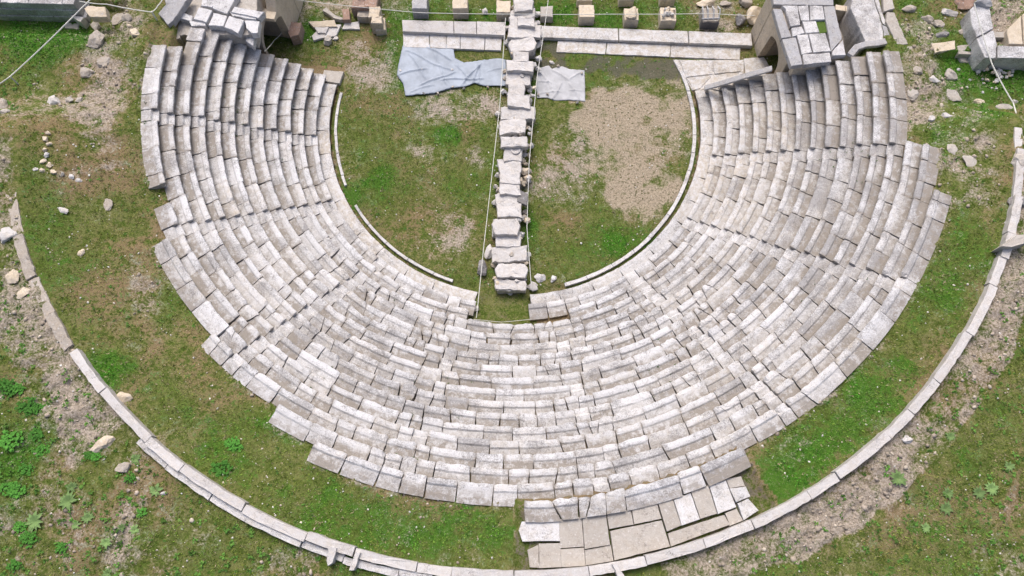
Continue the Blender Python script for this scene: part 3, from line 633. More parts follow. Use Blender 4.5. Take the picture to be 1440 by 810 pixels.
# ------------------------------------------------------------------ stub piers of the stage front
def pier(px, py, w_, h_, mat, label, top='flat', d_=None):
    "px,py = middle of the top face"
    a = at(px, py, h_); hw = w_/2; hd = (d_ or w_)/2
    t = thing('stub_pier', (a[0], a[1], 0), label, 'pier', 'square stone stubs along the stage front')
    dressed([(a[0]-hw, a[1]-hd), (a[0]+hw, a[1]-hd), (a[0]+hw, a[1]+hd), (a[0]-hw, a[1]+hd)], -.1, h_, mat, t, 'shaft', jit=.04, cham=.03, seg=.22)
    return t, a
pier(590, 3, 1.0, 1.1, M_blue, 'grey square stub pier nearest the left end of the white sill'); pier(647, 3, 1.0, 1.1, M_beige, 'beige square stub pier above the middle of the white sill'); pier(708, 9, .95, .9, M_beige, 'beige notched stub pier just left of the rubble wall')
pier(769, 16, .85, .6, M_pave, 'low grey stub pier just right of the rubble wall'); pier(825, 15, 1.0, .9, M_beige, 'cube shaped beige stub pier right of the low grey one')
t, a = pier(888, 20, .95, .8, M_beige, 'beige stub pier carrying a rounded cap stone'); boulder((a[0], a[1], .95), (1.0, .95, .5), M_beige, 'cap_stone', t, flat=True)
t, a = pier(940, 20, 1.05, .8, M_beige, 'beige stub pier topped by a heap of fist sized stones')
for i in range(16): boulder((a[0]+random.uniform(-.4, .4), a[1]+random.uniform(-.3, .4), .86+random.uniform(0, .12)), (.3, .28, .24), random.choice([M_white, M_beige]), 'heap_stone', t, rot=random.random()*3)
t, a = pier(999, 20, 1.1, .9, M_rock, 'dark netted stub pier strapped with pale metal bars')
dressed([(a[0]-.56, a[1]-.58), (a[0]+.56, a[1]-.58), (a[0]+.56, a[1]-.2), (a[0]-.56, a[1]-.2)], .1, .8, M_mesh, t, 'netting', jit=.05)
for dx in (-.5, -.2, .15, .5): tube([(a[0]+dx, a[1]-.45, .9), (a[0]+dx*1.15, a[1]+.1, 1.25), (a[0]+dx, a[1]+.55, 1.0)], .045, M_metal, 'metal_bar', t)
tube([(a[0]-.6, a[1]-.4, .95), (a[0]+.6, a[1]-.35, .97)], .045, M_metal, 'metal_bar', t)
pier(822, -8, 1.0, .7, M_beige, 'beige stub at the top edge above the cube shaped one'); pier(881, -9, 1.0, .7, M_beige, 'beige stub at the top edge above the capped one'); pier(939, -9, 1.0, .7, M_beige, 'beige stub at the top edge above the heaped one')
# masonry pier left
mp = thing('ruined_pier', at(522, 25, 0), 'narrow ruined pier of red brown and beige stones at the top', 'masonry pier')
for i, (px, py, sx, sy, top, m_) in enumerate([(505, 3, 1., .9, .9, M_brick), (522, 3, .9, .8, 1., M_brick), (512, 18, .9, .7, .6, M_rock), (526, 17, .8, .9, 1.1, M_beige), (530, 27, .75, .7, 1.1, M_beige), (517, -10, 1.3, 1., 1., M_brick)]):
    a = at(px, py, top); dressed([(a[0]-sx/2, a[1]-sy/2), (a[0]+sx/2, a[1]-sy/2), (a[0]+sx/2, a[1]+sy/2), (a[0]-sx/2, a[1]+sy/2)], -.1, top, m_, mp, 'pier_stone', jit=.07, cham=.05)
def slab(px_poly, z0, z1, mat, label, cat, name, jit=.03, **k):
    P = [at(x, y, z1) for x, y in px_poly]; o = dressed(P, z0, z1, mat, None, name, jit=jit, **k); return tag(o, label, cat)
slab([(535, 26), (541, 24), (543, 42), (528, 44), (526, 34)], 0, .5, M_beige, 'beige cube stone at the foot of the ruined pier', 'block', 'stone_cube')
slab([(456, 34), (480, 34), (473, 50), (450, 54), (440, 57), (438, 50)], -.1, .18, M_white, 'flat white broken slab on the grass right of the left arch', 'slab', 'broken_slab')
slab([(442, 38), (462, 38), (458, 47), (447, 46)], .0, .3, M_white, 'small white slab piece lying on the grass in a row of slabs', 'slab', 'slab_piece')
slab([(484, 32), (505, 30), (506, 41), (481, 41)], -.1, .15, M_white, 'flat pale slab left of the ruined pier', 'slab', 'pale_slab')
slab([(433, 30), (470, 28), (474, 37), (440, 38)], -.1, .3, M_beige, 'long beige stone behind the flat white slabs', 'block', 'long_stone')
slab([(453, 14), (470, 26), (480, 28), (484, 26), (470, 20), (458, 10)], -.1, .35, M_pave, 'thin curved pale stone edge left of the ruined pier', 'stone', 'curved_stone')
slab([(481, 12), (491, 12), (492, 28), (482, 28)], 0, .5, M_brick, 'small pinkish upright block beside the curved stone edge', 'block', 'upright_block')
slab([(406, 30), (424, 32), (420, 49), (408, 52), (404, 44)], 0, .9, M_brick, 'brown rounded block at the foot of the left arch wall', 'block', 'brown_block')
for (px, py, s, m_, lb) in [(461, 57, (.75, .7, .6), M_pave, 'round grey boulder on the grass in front of the white slabs'), (471, 53, (.45, .35, .25), M_white, 'small white stone touching the round grey boulder'),
                            (687, 353, (.62, 1.15, .55), M_white, 'smooth white oblong boulder left of the rubble wall'), (678, 379, (.85, 1.1, .6), M_dark, 'dark grey boulder under the rope left of the rubble wall'),
                            (693, 372, (.35, .5, .3), M_beige, 'small beige stone between the dark boulder and the rubble wall'), (666, 435, (.7, .6, .5), M_white, 'pale rounded lump at the broken end of the left walkway'),
                            (750, 402, (.75, .55, .3), M_white, 'pale stone on the broken end of the right walkway'), (759, 389, (.8, .7, .3), M_seat, 'flat whitish stone in front of the right walkway'),
                            (778, 391, (.35, .6, .25), M_seat, 'small flat stone close to the start of the right kerb'), (682, 15, (.55, .6, .45), M_white, 'small white stone between two piers above the sill'),
                            (527, 365, (.5, .5, .35), M_white, 'small white stone lying on the second seat row at lower left'),
                            (1040, 30, (.8, .9, .8), M_dark, 'dark rounded stone left of the arch wall'), (1058, 22, (1.2, 1.5, 1.3), M_beige, 'big beige boulder against the arch wall'),
                            (1020, 4, (.9, .5, .3), M_rock, 'flat brown stone at the top edge near the netted pier'), (993, 3, (1.6, .7, .4), M_beige, 'pale broken slab behind the netted pier'), (1050, 3, (1.2, .9, .6), M_rock, 'brown stone at the top edge left of the arch'),
                            (760, 60, (.3, .25, .2), M_white, 'small white chip on the dark paving by the rubble wall'), (776, 86, (.45, .3, .15), M_white, 'pale chip above the square grey tarpaulin')]:
    a = at(px, py, .2); tag(boulder((a[0], a[1], float(gz(a[0], a[1]))+s[2]*.30), s, m_, rot=random.uniform(-.3, .3)), lb, 'boulder' if s[0] > .6 else 'stone')
# ------------------------------------------------------------------ vaulted passages
def arch_wall(P0, P1, ztop, t0, rad, spring, thick, mat, parent, name, joints, side=1):
    "wall from P0 to P1 with a round arch whose near jamb is t0 from P0; split into stones at joints"
    P0 = np.array(P0[:2]); P1 = np.array(P1[:2]); Lw = np.linalg.norm(P1-P0); d = (P1-P0)/Lw; nrm = np.array([-d[1], d[0]])*side
    def zb(t):
        u = t-(t0+rad)
        return 0. if abs(u) >= rad else spring+math.sqrt(rad*rad-u*u)
    js = [0]+joints+[Lw]
    for i in range(len(js)-1):
        g = .006; ts = list(np.linspace(js[i]+g, js[i+1]-g, max(2, int((js[i+1]-js[i])/.15))))
        for e in (t0-1e-3, t0+1e-3, t0+2*rad-1e-3, t0+2*rad+1e-3):
            if ts[0] < e < ts[-1]: ts.append(e)
        ts.sort(); V = []; A = []; off = random.gauss(0, .012)
        for t_ in ts:
            b = zb(t_); q = P0+d*t_; zt_ = ztop(t_) if callable(ztop) else ztop; zt_ = max(zt_, b+.25)
            for o_, z_ in ((off, b-.02), (off, (b+zt_)/2), (off, zt_), (thick, zt_), (thick, (b+zt_)/2), (thick, b-.02)):
                p = q+nrm*(o_+.012*nz(t_*2, z_*2, 1, i)); V.append((p[0], p[1], z_)); A.append(.25)
        m_ = 6; F = []
        for k_ in range(len(ts)-1):
            for j in range(m_): F.append((k_*m_+j, k_*m_+(j+1) % m_, (k_+1)*m_+(j+1) % m_, (k_+1)*m_+j))
        F.append(tuple(range(m_))[::-1]); F.append(tuple((len(ts)-1)*m_+j for j in range(m_)))
        mesh_obj(name, V, F, mat, parent, A)
    return d, nrm
def vault(P0, d, nrm, t0, rad, spring, n0, n1, mat, parent):
    V = []; F = []; A = []
    P0 = np.array(P0[:2]); ns = 14
    prof = [(-rad, 0)]+[(-rad*math.cos(math.pi*i/ns), spring+rad*math.sin(math.pi*i/ns)) for i in range(ns+1)]+[(rad, 0)]
    prof2 = [(x*1.2, z*1.12) for x, z in prof]
    m_ = len(prof)
    for nn in np.linspace(n0, n1, 6):
        for u, z in prof+prof2:
            q = P0+d*(t0+rad+u)+nrm*nn; V.append((q[0], q[1], z)); A.append(.5)
    for k in range(5):
        for s_ in range(2):
            for j in range(m_-1):
                a = k*2*m_+s_*m_+j; f_ = (a, a+1, a+1+2*m_, a+2*m_); F.append(f_ if s_ else f_[::-1])
    for j in range(m_-1): F.append((j, j+1, m_+j+1, m_+j)); b = 10*m_; F.append((b+j, b+m_+j, b+m_+j+1, b+j+1))
    mesh_obj('barrel_vault', V, F, mat, parent, A)
# right passage
ar = thing('arched_passage', at(1080, 60, 0), 'vaulted stone passage with arch and slab roof at upper right', 'arched building')
N0 = at(1054.5, 47, 0); J0 = at(1069, 80, 0); dd = (J0-N0)[:2]; dd /= np.linalg.norm(dd); T0 = np.linalg.norm((J0-N0)[:2])
dd = np.array([.16, -.987]); dd /= np.linalg.norm(dd); P1 = N0[:2]+dd*4.85
d_, n_ = arch_wall(N0, P1, 4.62, T0, 1.15, 1.9, .55, M_beige, ar, 'wall_stone', [1.0, T0-.02, T0+.55, T0+1.1, T0+1.7], side=1)
vault(N0, d_, n_, T0, 1.15, 1.9, .56, 5.0, M_rock, ar)
# back (north) and inner walls of the roofed block
def wallbox(A, B, th, z0, z1, mat, parent, name, n=1, jit=.02, side=1, color=(.4, .3, .2, 1)):
    A = np.array(A[:2]); B = np.array(B[:2]); d = (B-A); nr = np.array([-d[1], d[0]])/np.linalg.norm(d)*side*th
    for i in range(n):
        a = A+d*(i/n)+d/np.linalg.norm(d)*.006; b = A+d*((i+1)/n)-d/np.linalg.norm(d)*.006; dressed([a, b, b+nr, a+nr], z0, z1+random.gauss(0, .008), mat, parent, name, jit=jit, color=color)
rl = lambda L_, z: [at(1020+x/5.064, y/5.064, z) for x, y in L_]
ZR = 4.92
core = [at(1119, 88, ZR), at(1186, 74, ZR), at(1172, 10, ZR), at(1093, 8, ZR)]
N2 = np.array([19.3, 7.0]); wallbox((15.9, 7.25), (19.2, 7.35), -.5, 0, 4.6, M_beige, ar, 'wall_stone', n=3)
RT = [[(340, 60), (400, 62), (470, 262), (402, 272)], [(402, 40), (510, 38), (535, 180), (462, 190), (428, 64)], [(514, 38), (595, 36), (602, 145), (540, 147)], [(600, 36), (694, 42), (712, 140), (606, 143)],
      [(698, 45), (775, 42), (832, 275), (755, 365), (715, 142)], [(470, 195), (545, 185), (568, 235), (480, 262)], [(548, 152), (645, 150), (672, 232), (575, 236)], [(404, 277), (503, 262), (552, 458), (470, 470)],
      [(510, 248), (588, 240), (618, 372), (545, 385)], [(594, 240), (712, 234), (752, 365), (628, 374)], [(552, 388), (745, 376), (757, 440), (560, 460)], [(760, 368), (838, 280), (860, 392), (764, 395)],
      [(330, -60), (770, -50), (772, 36), (345, 30)]]
for i, q in enumerate(RT):
    dressed(rl(q, ZR), ZR-.34, ZR+random.gauss(0, .012), M_blue if i in (0, 4, 7, 12) else M_seat, ar, 'roof_slab', jit=.02, cham=.025, color=(.3, .2, .45, 1))
dressed([(16.25, 7.2), (16.95, 2.2), (17.2, 1.35), (19.0, 1.6), (19.0, 7.2)], 3.2, ZR-.36, M_rock, ar, 'roof_fill', jit=.02)
dressed(rl([(640, 145), (715, 140), (738, 222), (675, 232)], ZR), ZR-.36, ZR-.12, plain('moss', (.07, .12, .02)), ar, 'moss_patch', jit=.02)
# south flank of the block under the cornice
wallbox((16.55, 1.25), (17.9, 1.35), .35, 3.3, 4.55, M_beige, ar, 'wall_stone', n=2)
# open passage further right
op = thing('open_passage', at(1195, 60, 2.2), 'roofless passage with beige inner walls right of the slab roof', 'ruined building')
o2 = lambda L_, z: rl(L_, z)
dressed(o2([(905, -60), (1040, -60), (1115, 170), (1130, 300), (1000, 300), (895, 60)], 5.1), 2.1, 5.1, M_seat, op, 'coping_stone', jit=.03, color=(.3, .4, .5, 1))
dressed(o2([(1118, 175), (1150, 190), (1200, 325), (1134, 298)], 4.95), 3.2, 4.95, M_blue, op, 'coping_stone', jit=.03)
dressed(o2([(1045, -60), (1075, -60), (1148, 185), (1120, 170)], 4.9), 3.2, 4.9, M_seat, op, 'coping_stone', jit=.03, color=(.3, .4, .5, 1))
wallbox((19.35, 5.2), (20.6, 5.0), .4, 2., 4.4, M_beige, op, 'wall_stone', n=2)
wallbox((19.15, 5.4), (19.45, 1.9), -.25, 2., 4.5, M_beige, op, 'wall_stone', n=2)
# curved coping above the outer rows
def coping(name, pts, wd, th, mat, label):
    V = []; F = []
    W = [np.array(at(x, y, z)) for x, y, z in pts]
    for i, p in enumerate(W):
        d = W[min(i+1, len(W)-1)]-W[max(i-1, 0)]; nr = np.array([-d[1], d[0], 0]); nr /= np.linalg.norm(nr)
        for s_, zz in ((0, -th), (0, -.02), (.03, 0), (wd-.03, 0), (wd, -.03), (wd, -th)): q = p+nr*s_; V.append((q[0], q[1], p[2]+zz))
    for i in range(len(W)-1):
        for j in range(6): F.append((i*6+j, i*6+(j+1) % 6, (i+1)*6+(j+1) % 6, (i+1)*6+j))
    F.append(tuple(range(6))[::-1]); F.append(tuple((len(W)-1)*6+j for j in range(6)))
    return tag(mesh_obj(name, V, F, mat, None, [.2]*len(V)), label, 'coping')
coping('curved_coping', [(1200, 79, 5.1), (1208, 69, 5.2), (1220, 65, 5.3), (1235, 64, 5.3), (1248, 61, 5.3)], .38, .22, M_blue, 'curved blue grey coping slab above the ends of the top right rows')
coping('sloping_coping', [(991, 126, 1.0), (1010, 121, 1.6), (1030, 115, 2.2), (1050, 109, 2.7), (1068, 104, 3.2), (1086, 99, 3.6)], .36, .16, M_blue, 'sloping blue grey coping along the ends of the lower right rows')
sw = thing('end_wall', at(1030, 118, 0), 'low retaining wall under the sloping coping at right', 'retaining wall')
_cp = [at(x, y, z) for x, y, z in [(994, 124, .84), (1015, 118, 1.5), (1035, 112, 2.1), (1055, 106, 2.6), (1082, 99, 3.2)]]
for i in range(4): wallbox(_cp[i]+np.array([0, .02, 0]), _cp[i+1]+np.array([0, .02, 0]), .3, -.1, _cp[i][2]-.05, M_pave, sw, 'wall_stone')
# left passage, its arch half fallen
al = thing('broken_arch', at(400, 40, 0), 'pale side wall of the fallen arch at the upper left', 'ruined arch')
A0 = at(421, 22, 0); A1 = at(406, 53, 0); da = (A1-A0)[:2]; Ta = np.linalg.norm(da); da = np.array([-.14, -.99]); da /= np.linalg.norm(da)
S = A0[:2]-da*1.5
arch_wall(S, S+da*(Ta+2.55), lambda t_: 4.4 if t_ < Ta+1.3 else max(3.3, 4.4-(t_-Ta-1.3)*1.6), Ta+1.5, 1.15, 1.9, .6, M_beige, al, 'wall_stone', [1.4, Ta+1.48], side=-1)
vault(S, da, np.array([-da[1], da[0]])*-1, Ta+1.5, 1.15, 1.9, .61, 4.2, M_rock, al)
# paved top of the left passage
lp = thing('paved_ruin', at(290, 25, 4.4), 'broken platform of white paving blocks beside the left seat ends', 'ruined platform')
ll = lambda L_, z: [at(190+x/5.064, y/5.064, z) for x, y in L_]
for i, (q, zz) in enumerate([([(475, 0), (560, -40), (625, -40), (548, 52), (470, 40)], 4.70), ([(560, 0), (600, -50), (735, -50), (655, 102), (548, 60)], 4.7), ([(455, 48), (550, 72), (508, 158), (415, 138)], 4.72), ([(560, 88), (655, 112), (628, 188), (520, 180)], 4.70),
                             ([(668, 112), (775, 142), (738, 238), (635, 192)], 4.73), ([(705, 45), (918, 85), (880, 130), (845, 120), (680, 85)], 4.78), ([(675, 85), (850, 108), (862, 140), (690, 112)], 4.70), ([(780, 140), (885, 150), (872, 235), (830, 240), (790, 200)], 4.6),
                             ([(330, 85), (412, 112), (405, 150), (310, 130)], 4.6), ([(385, 150), (505, 150), (498, 185), (400, 185)], 4.6), ([(800, 235), (850, 260), (838, 330), (780, 290)], 4.0), ([(205, -40), (400, -50), (270, 150), (235, 180), (165, 95), (215, 30)], 5.0)]):
    o_ = dressed(ll(q, zz), zz-.45, zz, M_blue if i == 11 else M_seat, lp, 'platform_block', jit=.03, cham=.03, color=(.4, .15, .2, 1))
wallbox((-15.8, 3.2), (-20.9, 3.2), .0-4.6, 2.95, 4.22, M_pave, lp, 'core_block', n=3, jit=.06)
wallbox((-20.2, 2.9), (-20.2, 7.6), .9, 2.2, 4.24, M_pave, lp, 'core_block', n=3, jit=.06)
wallbox((-15.9, 6.9), (-19.9, 7.1), -.7, -.1, 2.94, M_beige, lp, 'core_block', n=4, jit=.05)
# ------------------------------------------------------------------ walls at the far corners
fw = thing('corner_wall', at(1385, 50, 4), 'blue grey marble wall turning a corner at the upper right', 'wall')
for q, zz in [([(1364, 14), (1371, 6), (1391, 8), (1397, 40), (1374, 52), (1367, 36)], 5.9), ([(1373, 54), (1397, 42), (1402, 62), (1400, 82), (1385, 81)], 5.9), ([(1404, 64), (1470, 66), (1470, 82), (1403, 81)], 5.8)]:
    dressed([at(x, y, zz) for x, y in q], 3.5, zz, M_seat, fw, 'coping_block', jit=.03, color=(.3, .1, .5, 1))
slab([(1394, 44), (1414, 44), (1414, 53), (1396, 53)], 4.2, 5.4, M_pave, 'dark grey block set behind the corner wall', 'block', 'wall_block')
tag(boulder(at(1382, 3, 6.0), (1.3, .8, .6), M_blue, 'boulder'), 'blue grey stone standing on the far end of the corner wall', 'boulder')
aw = thing('ashlar_wall', at(1432, 45, 4.5), 'sloping beige ashlar wall at the right edge near the top', 'wall')
for q in [[(1416, 42), (1436, 22), (1438, 62), (1419, 62)], [(1438, 20), (1475, -8), (1475, 62), (1440, 62)]]: dressed([at(x, y, 5.7) for x, y in q], 4, 5.7, M_beige, aw, 'ashlar_block', jit=.02)
lw = thing('upper_wall', at(50, 15, 3.6), 'grey block retaining wall along the top left corner', 'retaining wall')
yt = at(50, -1, 5.1)[1]; A_ = at(-40, 3, 5.1); B_ = at(104, 6, 5.1)
for cn, (z0, z1, th, cuts) in enumerate([(3.4, 4.05, .62, [0, .23, .45, .70, 1.03]), (4.06, 4.6, .58, [0, .33, .55, .8, 1.0]), (4.61, 5.1, 1.0, [0, .28, .55, .88, 1.])]):
    for i in range(len(cuts)-1):
        a = A_+(B_-A_)*(cuts[i]+.002); b = A_+(B_-A_)*(cuts[i+1]-.002); nr = np.array([0, th+.5, 0]); o1 = np.array([0, (2-cn)*-.06, 0])
        dressed([a+o1, b+o1, b+nr, a+nr], z0, z1, M_seat, lw, 'wall_block', jit=.03, color=(.7, .3, .75, 1))
slab([(97, 20), (118, 24), (113, 31), (104, 26)], 3.6, 4.3, M_white, 'white broken block leaning at the end of the upper left wall', 'block', 'broken_block')
slab([(92, 31), (112, 33), (110, 41), (90, 39)], 3.3, 3.7, M_pave, 'dull brown slab in the grass below the upper left wall', 'slab', 'brown_slab')
slab([(123, 8), (148, 9), (150, 24), (126, 24), (118, 12)], 4.5, 5.0, M_beige, 'large beige block right of the upper left wall', 'block', 'beige_block')
slab([(8, 80), (66, 79), (73, 92), (60, 96), (8, 92)], 3.4, 4.3, M_pave, 'long smooth beige brown stone at the lower side of the left hollow', 'block', 'long_block')
slab([(75, 86), (92, 82), (107, 79), (104, 86), (88, 92), (76, 91)], 3.5, 4.2, M_white, 'flat white stone right of the long smooth one', 'stone', 'flat_stone')
slab([(113, 66), (120, 63), (122, 72), (116, 81), (111, 80)], 3.5, 4.3, M_white, 'narrow white stone at the right side of the left hollow', 'stone', 'narrow_stone')
# paving east of the top right rows
for i, (q, lb) in enumerate([([(1247, 16), (1257, 17), (1277, 62), (1262, 64), (1246, 30)], 'long brown slab beside the coping of the open passage'), ([(1240, -20), (1250, -20), (1258, 12), (1243, 16)], 'brown slab at the top edge above the long one'),
                            ([(1258, 66), (1284, 65), (1292, 99), (1265, 99)], 'wide grey brown slab beside the top right seat ends'), ([(1270, 104), (1288, 104), (1286, 130), (1272, 128)], 'weathered grey slab next to the outermost right row')]):
    slab(q, 4.5, 5.05-.02*i, M_pave, lb, 'slab', 'ground_slab')
slab([(1309, 61), (1343, 57), (1344, 69), (1315, 74)], 4.7, 5.15, M_beige, 'clean beige rectangular block on the grass at upper right', 'block', 'cut_block')
slab([(1346, 64), (1376, 61), (1375, 77), (1348, 76)], 4.7, 5.1, M_pave, 'flat grey block between the beige block and the corner wall', 'block', 'flat_block')
RK_ = [(1278, 14, 1.3, .7, .6, M_rock, 'dark topped brown rock near the top right slabs'), (1335, 19, 1.2, .7, .6, M_white, 'white wedge shaped rock at upper right'), (1305, 27, 1.0, .8, .6, M_rock, 'upper brown rock of the pair above the beige block'),
       (1318, 34, 1.1, .7, .6, M_rock, 'lower brown rock of the pair above the beige block'), (1324, 50, 1.2, .7, .6, M_dark, 'dark brown mossy rock touching the beige block'), (1356, 6, 1.8, 1.4, 1.0, M_brick, 'big reddish brown rock left of the corner wall'),
       (1353, 45, .7, .5, .3, M_rock, 'low round stone above the flat grey block'), (1353, 84, .8, .8, .5, M_pave, 'grey brown stone below the flat grey block'), (1335, 107, 1.1, 1.1, .8, M_pave, 'squarish dark grey rock in the middle of the right meadow'),
       (1340, 133, 1.3, 1.0, .4, M_pave, 'flat rounded rock below the squarish one'), (1378, 145, .9, .6, .5, M_beige, 'yellowish rock on the right meadow'), (1312, 112, .9, .6, .4, M_white, 'pale jagged rock left of the squarish dark one'),
       (1284, 130, .8, 1.2, .3, M_pave, 'flat stone sunk beside the outer right row'), (1330, 164, .8, .5, .4, M_white, 'whitish stone below the flat rounded rock'), (1310, 168, .6, .5, .3, M_white, 'small whitish stone left of the other whitish one'),
       (1414, 152, 1.3, .7, .3, M_pave, 'grey slab like rock near the right rope'), (1427, 143, .45, .35, .3, M_white, 'small white stone under the right rope'),
       (88, 296, 1.0, .55, .3, M_white, 'bright white flat stone alone on the left meadow'), (76, 145, .9, 1.1, .6, M_white, 'pale rock on the left bank under the hollow'), (112, 141, .6, .6, .4, M_pave, 'right stone of the pair near the pale rock'), (98, 142, .6, .5, .4, M_pave, 'left stone of the pair near the pale rock'),
       (190, 48, .8, .8, .6, M_beige, 'angular orange beige block left of the seat ends'), (182, 37, .5, .4, .3, M_beige, 'small beige stone touching the orange beige block'), (178, 26, .7, .7, .5, M_rock, 'brown stone above the orange beige block'), (165, 28, 1.2, 1.4, .4, M_rock, 'wide flat brown stone at the top left bank'),
       (137, 60, 1.3, 1.8, .9, M_rock, 'big grey brown rock right of the hollow'), (122, 102, 1.2, .9, .6, M_rock, 'grey rock in the upper part of the left rubble'), (146, 90, 1.2, 1., .6, M_rock, 'knobbly rock in the middle of the left rubble'), (136, 38, .8, 1., .6, M_rock, 'brown rock below the large beige block'),
       (5, 150, .9, 1.2, .6, M_rock, 'grey rock at the left edge below the hollow'), (8, 160, .8, .6, .4, M_pave, 'pale grey stone at the left edge'), (49, 238, .4, .35, .2, M_white, 'small white stone by the low stone line on the left'), (111, 254, .4, .4, .3, M_white, 'white pebble like stone right of the low stone line'),
       (10, 330, 1.3, 1.2, .7, M_white, 'pale block at the left edge against the old kerb'), (20, 388, .9, 1.1, .5, M_beige, 'upper beige block inside the old kerb'), (33, 412, .8, .9, .4, M_beige, 'lower beige block inside the old kerb'), (114, 355, .5, .5, .3, M_beige, 'small beige stone in the left meadow'),
       (173, 560, 1.1, 1.0, .45, M_beige, 'pale triangular stone on grass near the left end of the white kerb'), (150, 288, .8, .9, .3, M_rock, 'grey flat stone right of the bright white one'),
       (175, 657, 1.1, .7, .5, M_rock, 'brown rock on the slope below the white kerb'), (230, 694, .5, .3, .25, M_white, 'small white stone on the slope below the white kerb'), (145, 625, 1.4, 1., .5, M_beige, 'wide beige rock in the rubble near the kerb end'),
       (1275, 618, .9, .6, .5, M_white, 'pale stone on the earth strip beside the right kerb'), (1432, 228, 1.2, 1.2, .7, M_pave, 'grey block on the right kerb, upper one'), (1432, 285, 1.3, .8, .6, M_dark, 'dark grey block on the right kerb, lower one'),
       (1340, 210, 1., 1.1, .3, M_pave, 'flat earthy rock in the right meadow'), (1365, 225, 1.1, 1., .3, M_pave, 'second flat earthy rock further right in the meadow'), (1290, 100, .7, .7, .4, M_rock, 'small brown rock by the wide grey slab'),
       (700, 1, .4, .4, .3, M_beige, 'small beige rock left of the wall top')]
for px, py, sx, sy, sz, m_, lb in RK_:
    z_ = 5.; 
    for _ in range(4): a = at(px, py, z_); z_ = float(gz(a[0], a[1]))
    tag(boulder((a[0], a[1], z_+sz*.04), (sx*.86, sy*.86, sz*.8), m_, 'rock', rot=random.uniform(-.4, .4), flat='flat' in lb), lb, 'rock' if sx > .6 else 'stone')
# slanting pale slab leaning on right kerb
slab([(1408, 346), (1430, 330), (1448, 330), (1448, 341), (1422, 348)], 7.4, 8.35, M_pave, 'slanting pale slab lying across the right kerb', 'slab', 'leaning_slab')
slab([(462, 768), (474, 770), (468, 793), (461, 796), (458, 788)], 7.5, 8.15, M_white, 'upright narrow stone left of the notch in the bottom kerb', 'stone', 'kerb_post')
slab([(500, 776), (507, 777), (498, 803), (490, 803)], 7.5, 8.12, M_white, 'narrow stone right of the notch in the bottom kerb', 'stone', 'kerb_post')
slab([(860, 793), (868, 792), (880, 812), (870, 814)], 7.5, 8.15, M_white, 'narrow white stone across the bottom kerb below the terrace', 'stone', 'kerb_post')
# ------------------------------------------------------------------ ropes
def rope(label, pts, sag=.06, rad=.022):
    W = []
    for i in range(len(pts)-1):
        a = np.array(at(*pts[i])); b = np.array(at(*pts[i+1]))
        for t_ in np.linspace(0, 1, 9)[(0 if i == 0 else 1):]:
            p = a+(b-a)*t_; p[2] -= sag*4*t_*(1-t_); W.append(p)
    return tag(tube(W, rad, M_rope, 'rope', sides=5), label, 'rope')
rope('white rope slanting across the green hollow at top left', [(-30, 134, 5.9), (14, 108, 5.9), (116, 10, 6.0), (135, -12, 6.0)], rad=.035)
rope('thin rope running right from the top left rubble', [(112, 2, 5.6), (150, 6, 5.5), (213, 17, 5.5), (222, 8, 5.4), (232, -8, 5.4)], rad=.03)
rope('rope strung over the row of stub piers along the top', [(405, -2, 1.6), (450, 4, 1.4), (590, 18, 1.3), (735, 20, 1.5), (860, 20, 1.3), (1000, 19, 1.4), (1062, 22, 1.5)], sag=.03)
rope('rope along the left side of the rubble wall', [(711, 25, 1.3), (703, 145, 1.1), (693, 235, 1.), (681, 340, .9), (670, 447, .8)], sag=.04)
rope('rope along the right side of the rubble wall', [(772, -8, 1.4), (767, 30, 1.3), (755, 110, 1.1), (744, 230, 1.), (741, 320, .9), (747, 400, .6)], sag=.04)
rope('thin rope closing the grassy gap at the foot of the seats', [(666, 449, .9), (705, 453, .85), (747, 449, .9)], sag=.02, rad=.015)
rope('white rope hanging over the meadow at upper right', [(1370, 5, 6.6), (1395, 90, 5.9), (1425, 145, 5.8), (1445, 205, 7.9)], sag=.05, rad=.035)
rope('thin rope at the foot of the left arch wall', [(372, 72, 3.3), (386, 56, 1.), (396, 46, .6)], rad=.02)
for px, py, lb in [(14, 108, 'white stake holding the rope at the left edge'), (213, 17, 'white stake where the top left rope turns')]:
    a = at(px, py, 5.9 if px < 100 else 5.5); zb = float(gz(a[0], a[1])); tag(tube([(a[0], a[1], zb-.1), (a[0]+.02, a[1], a[2]+.05)], .045, M_rope, 'stake'), lb, 'stake')
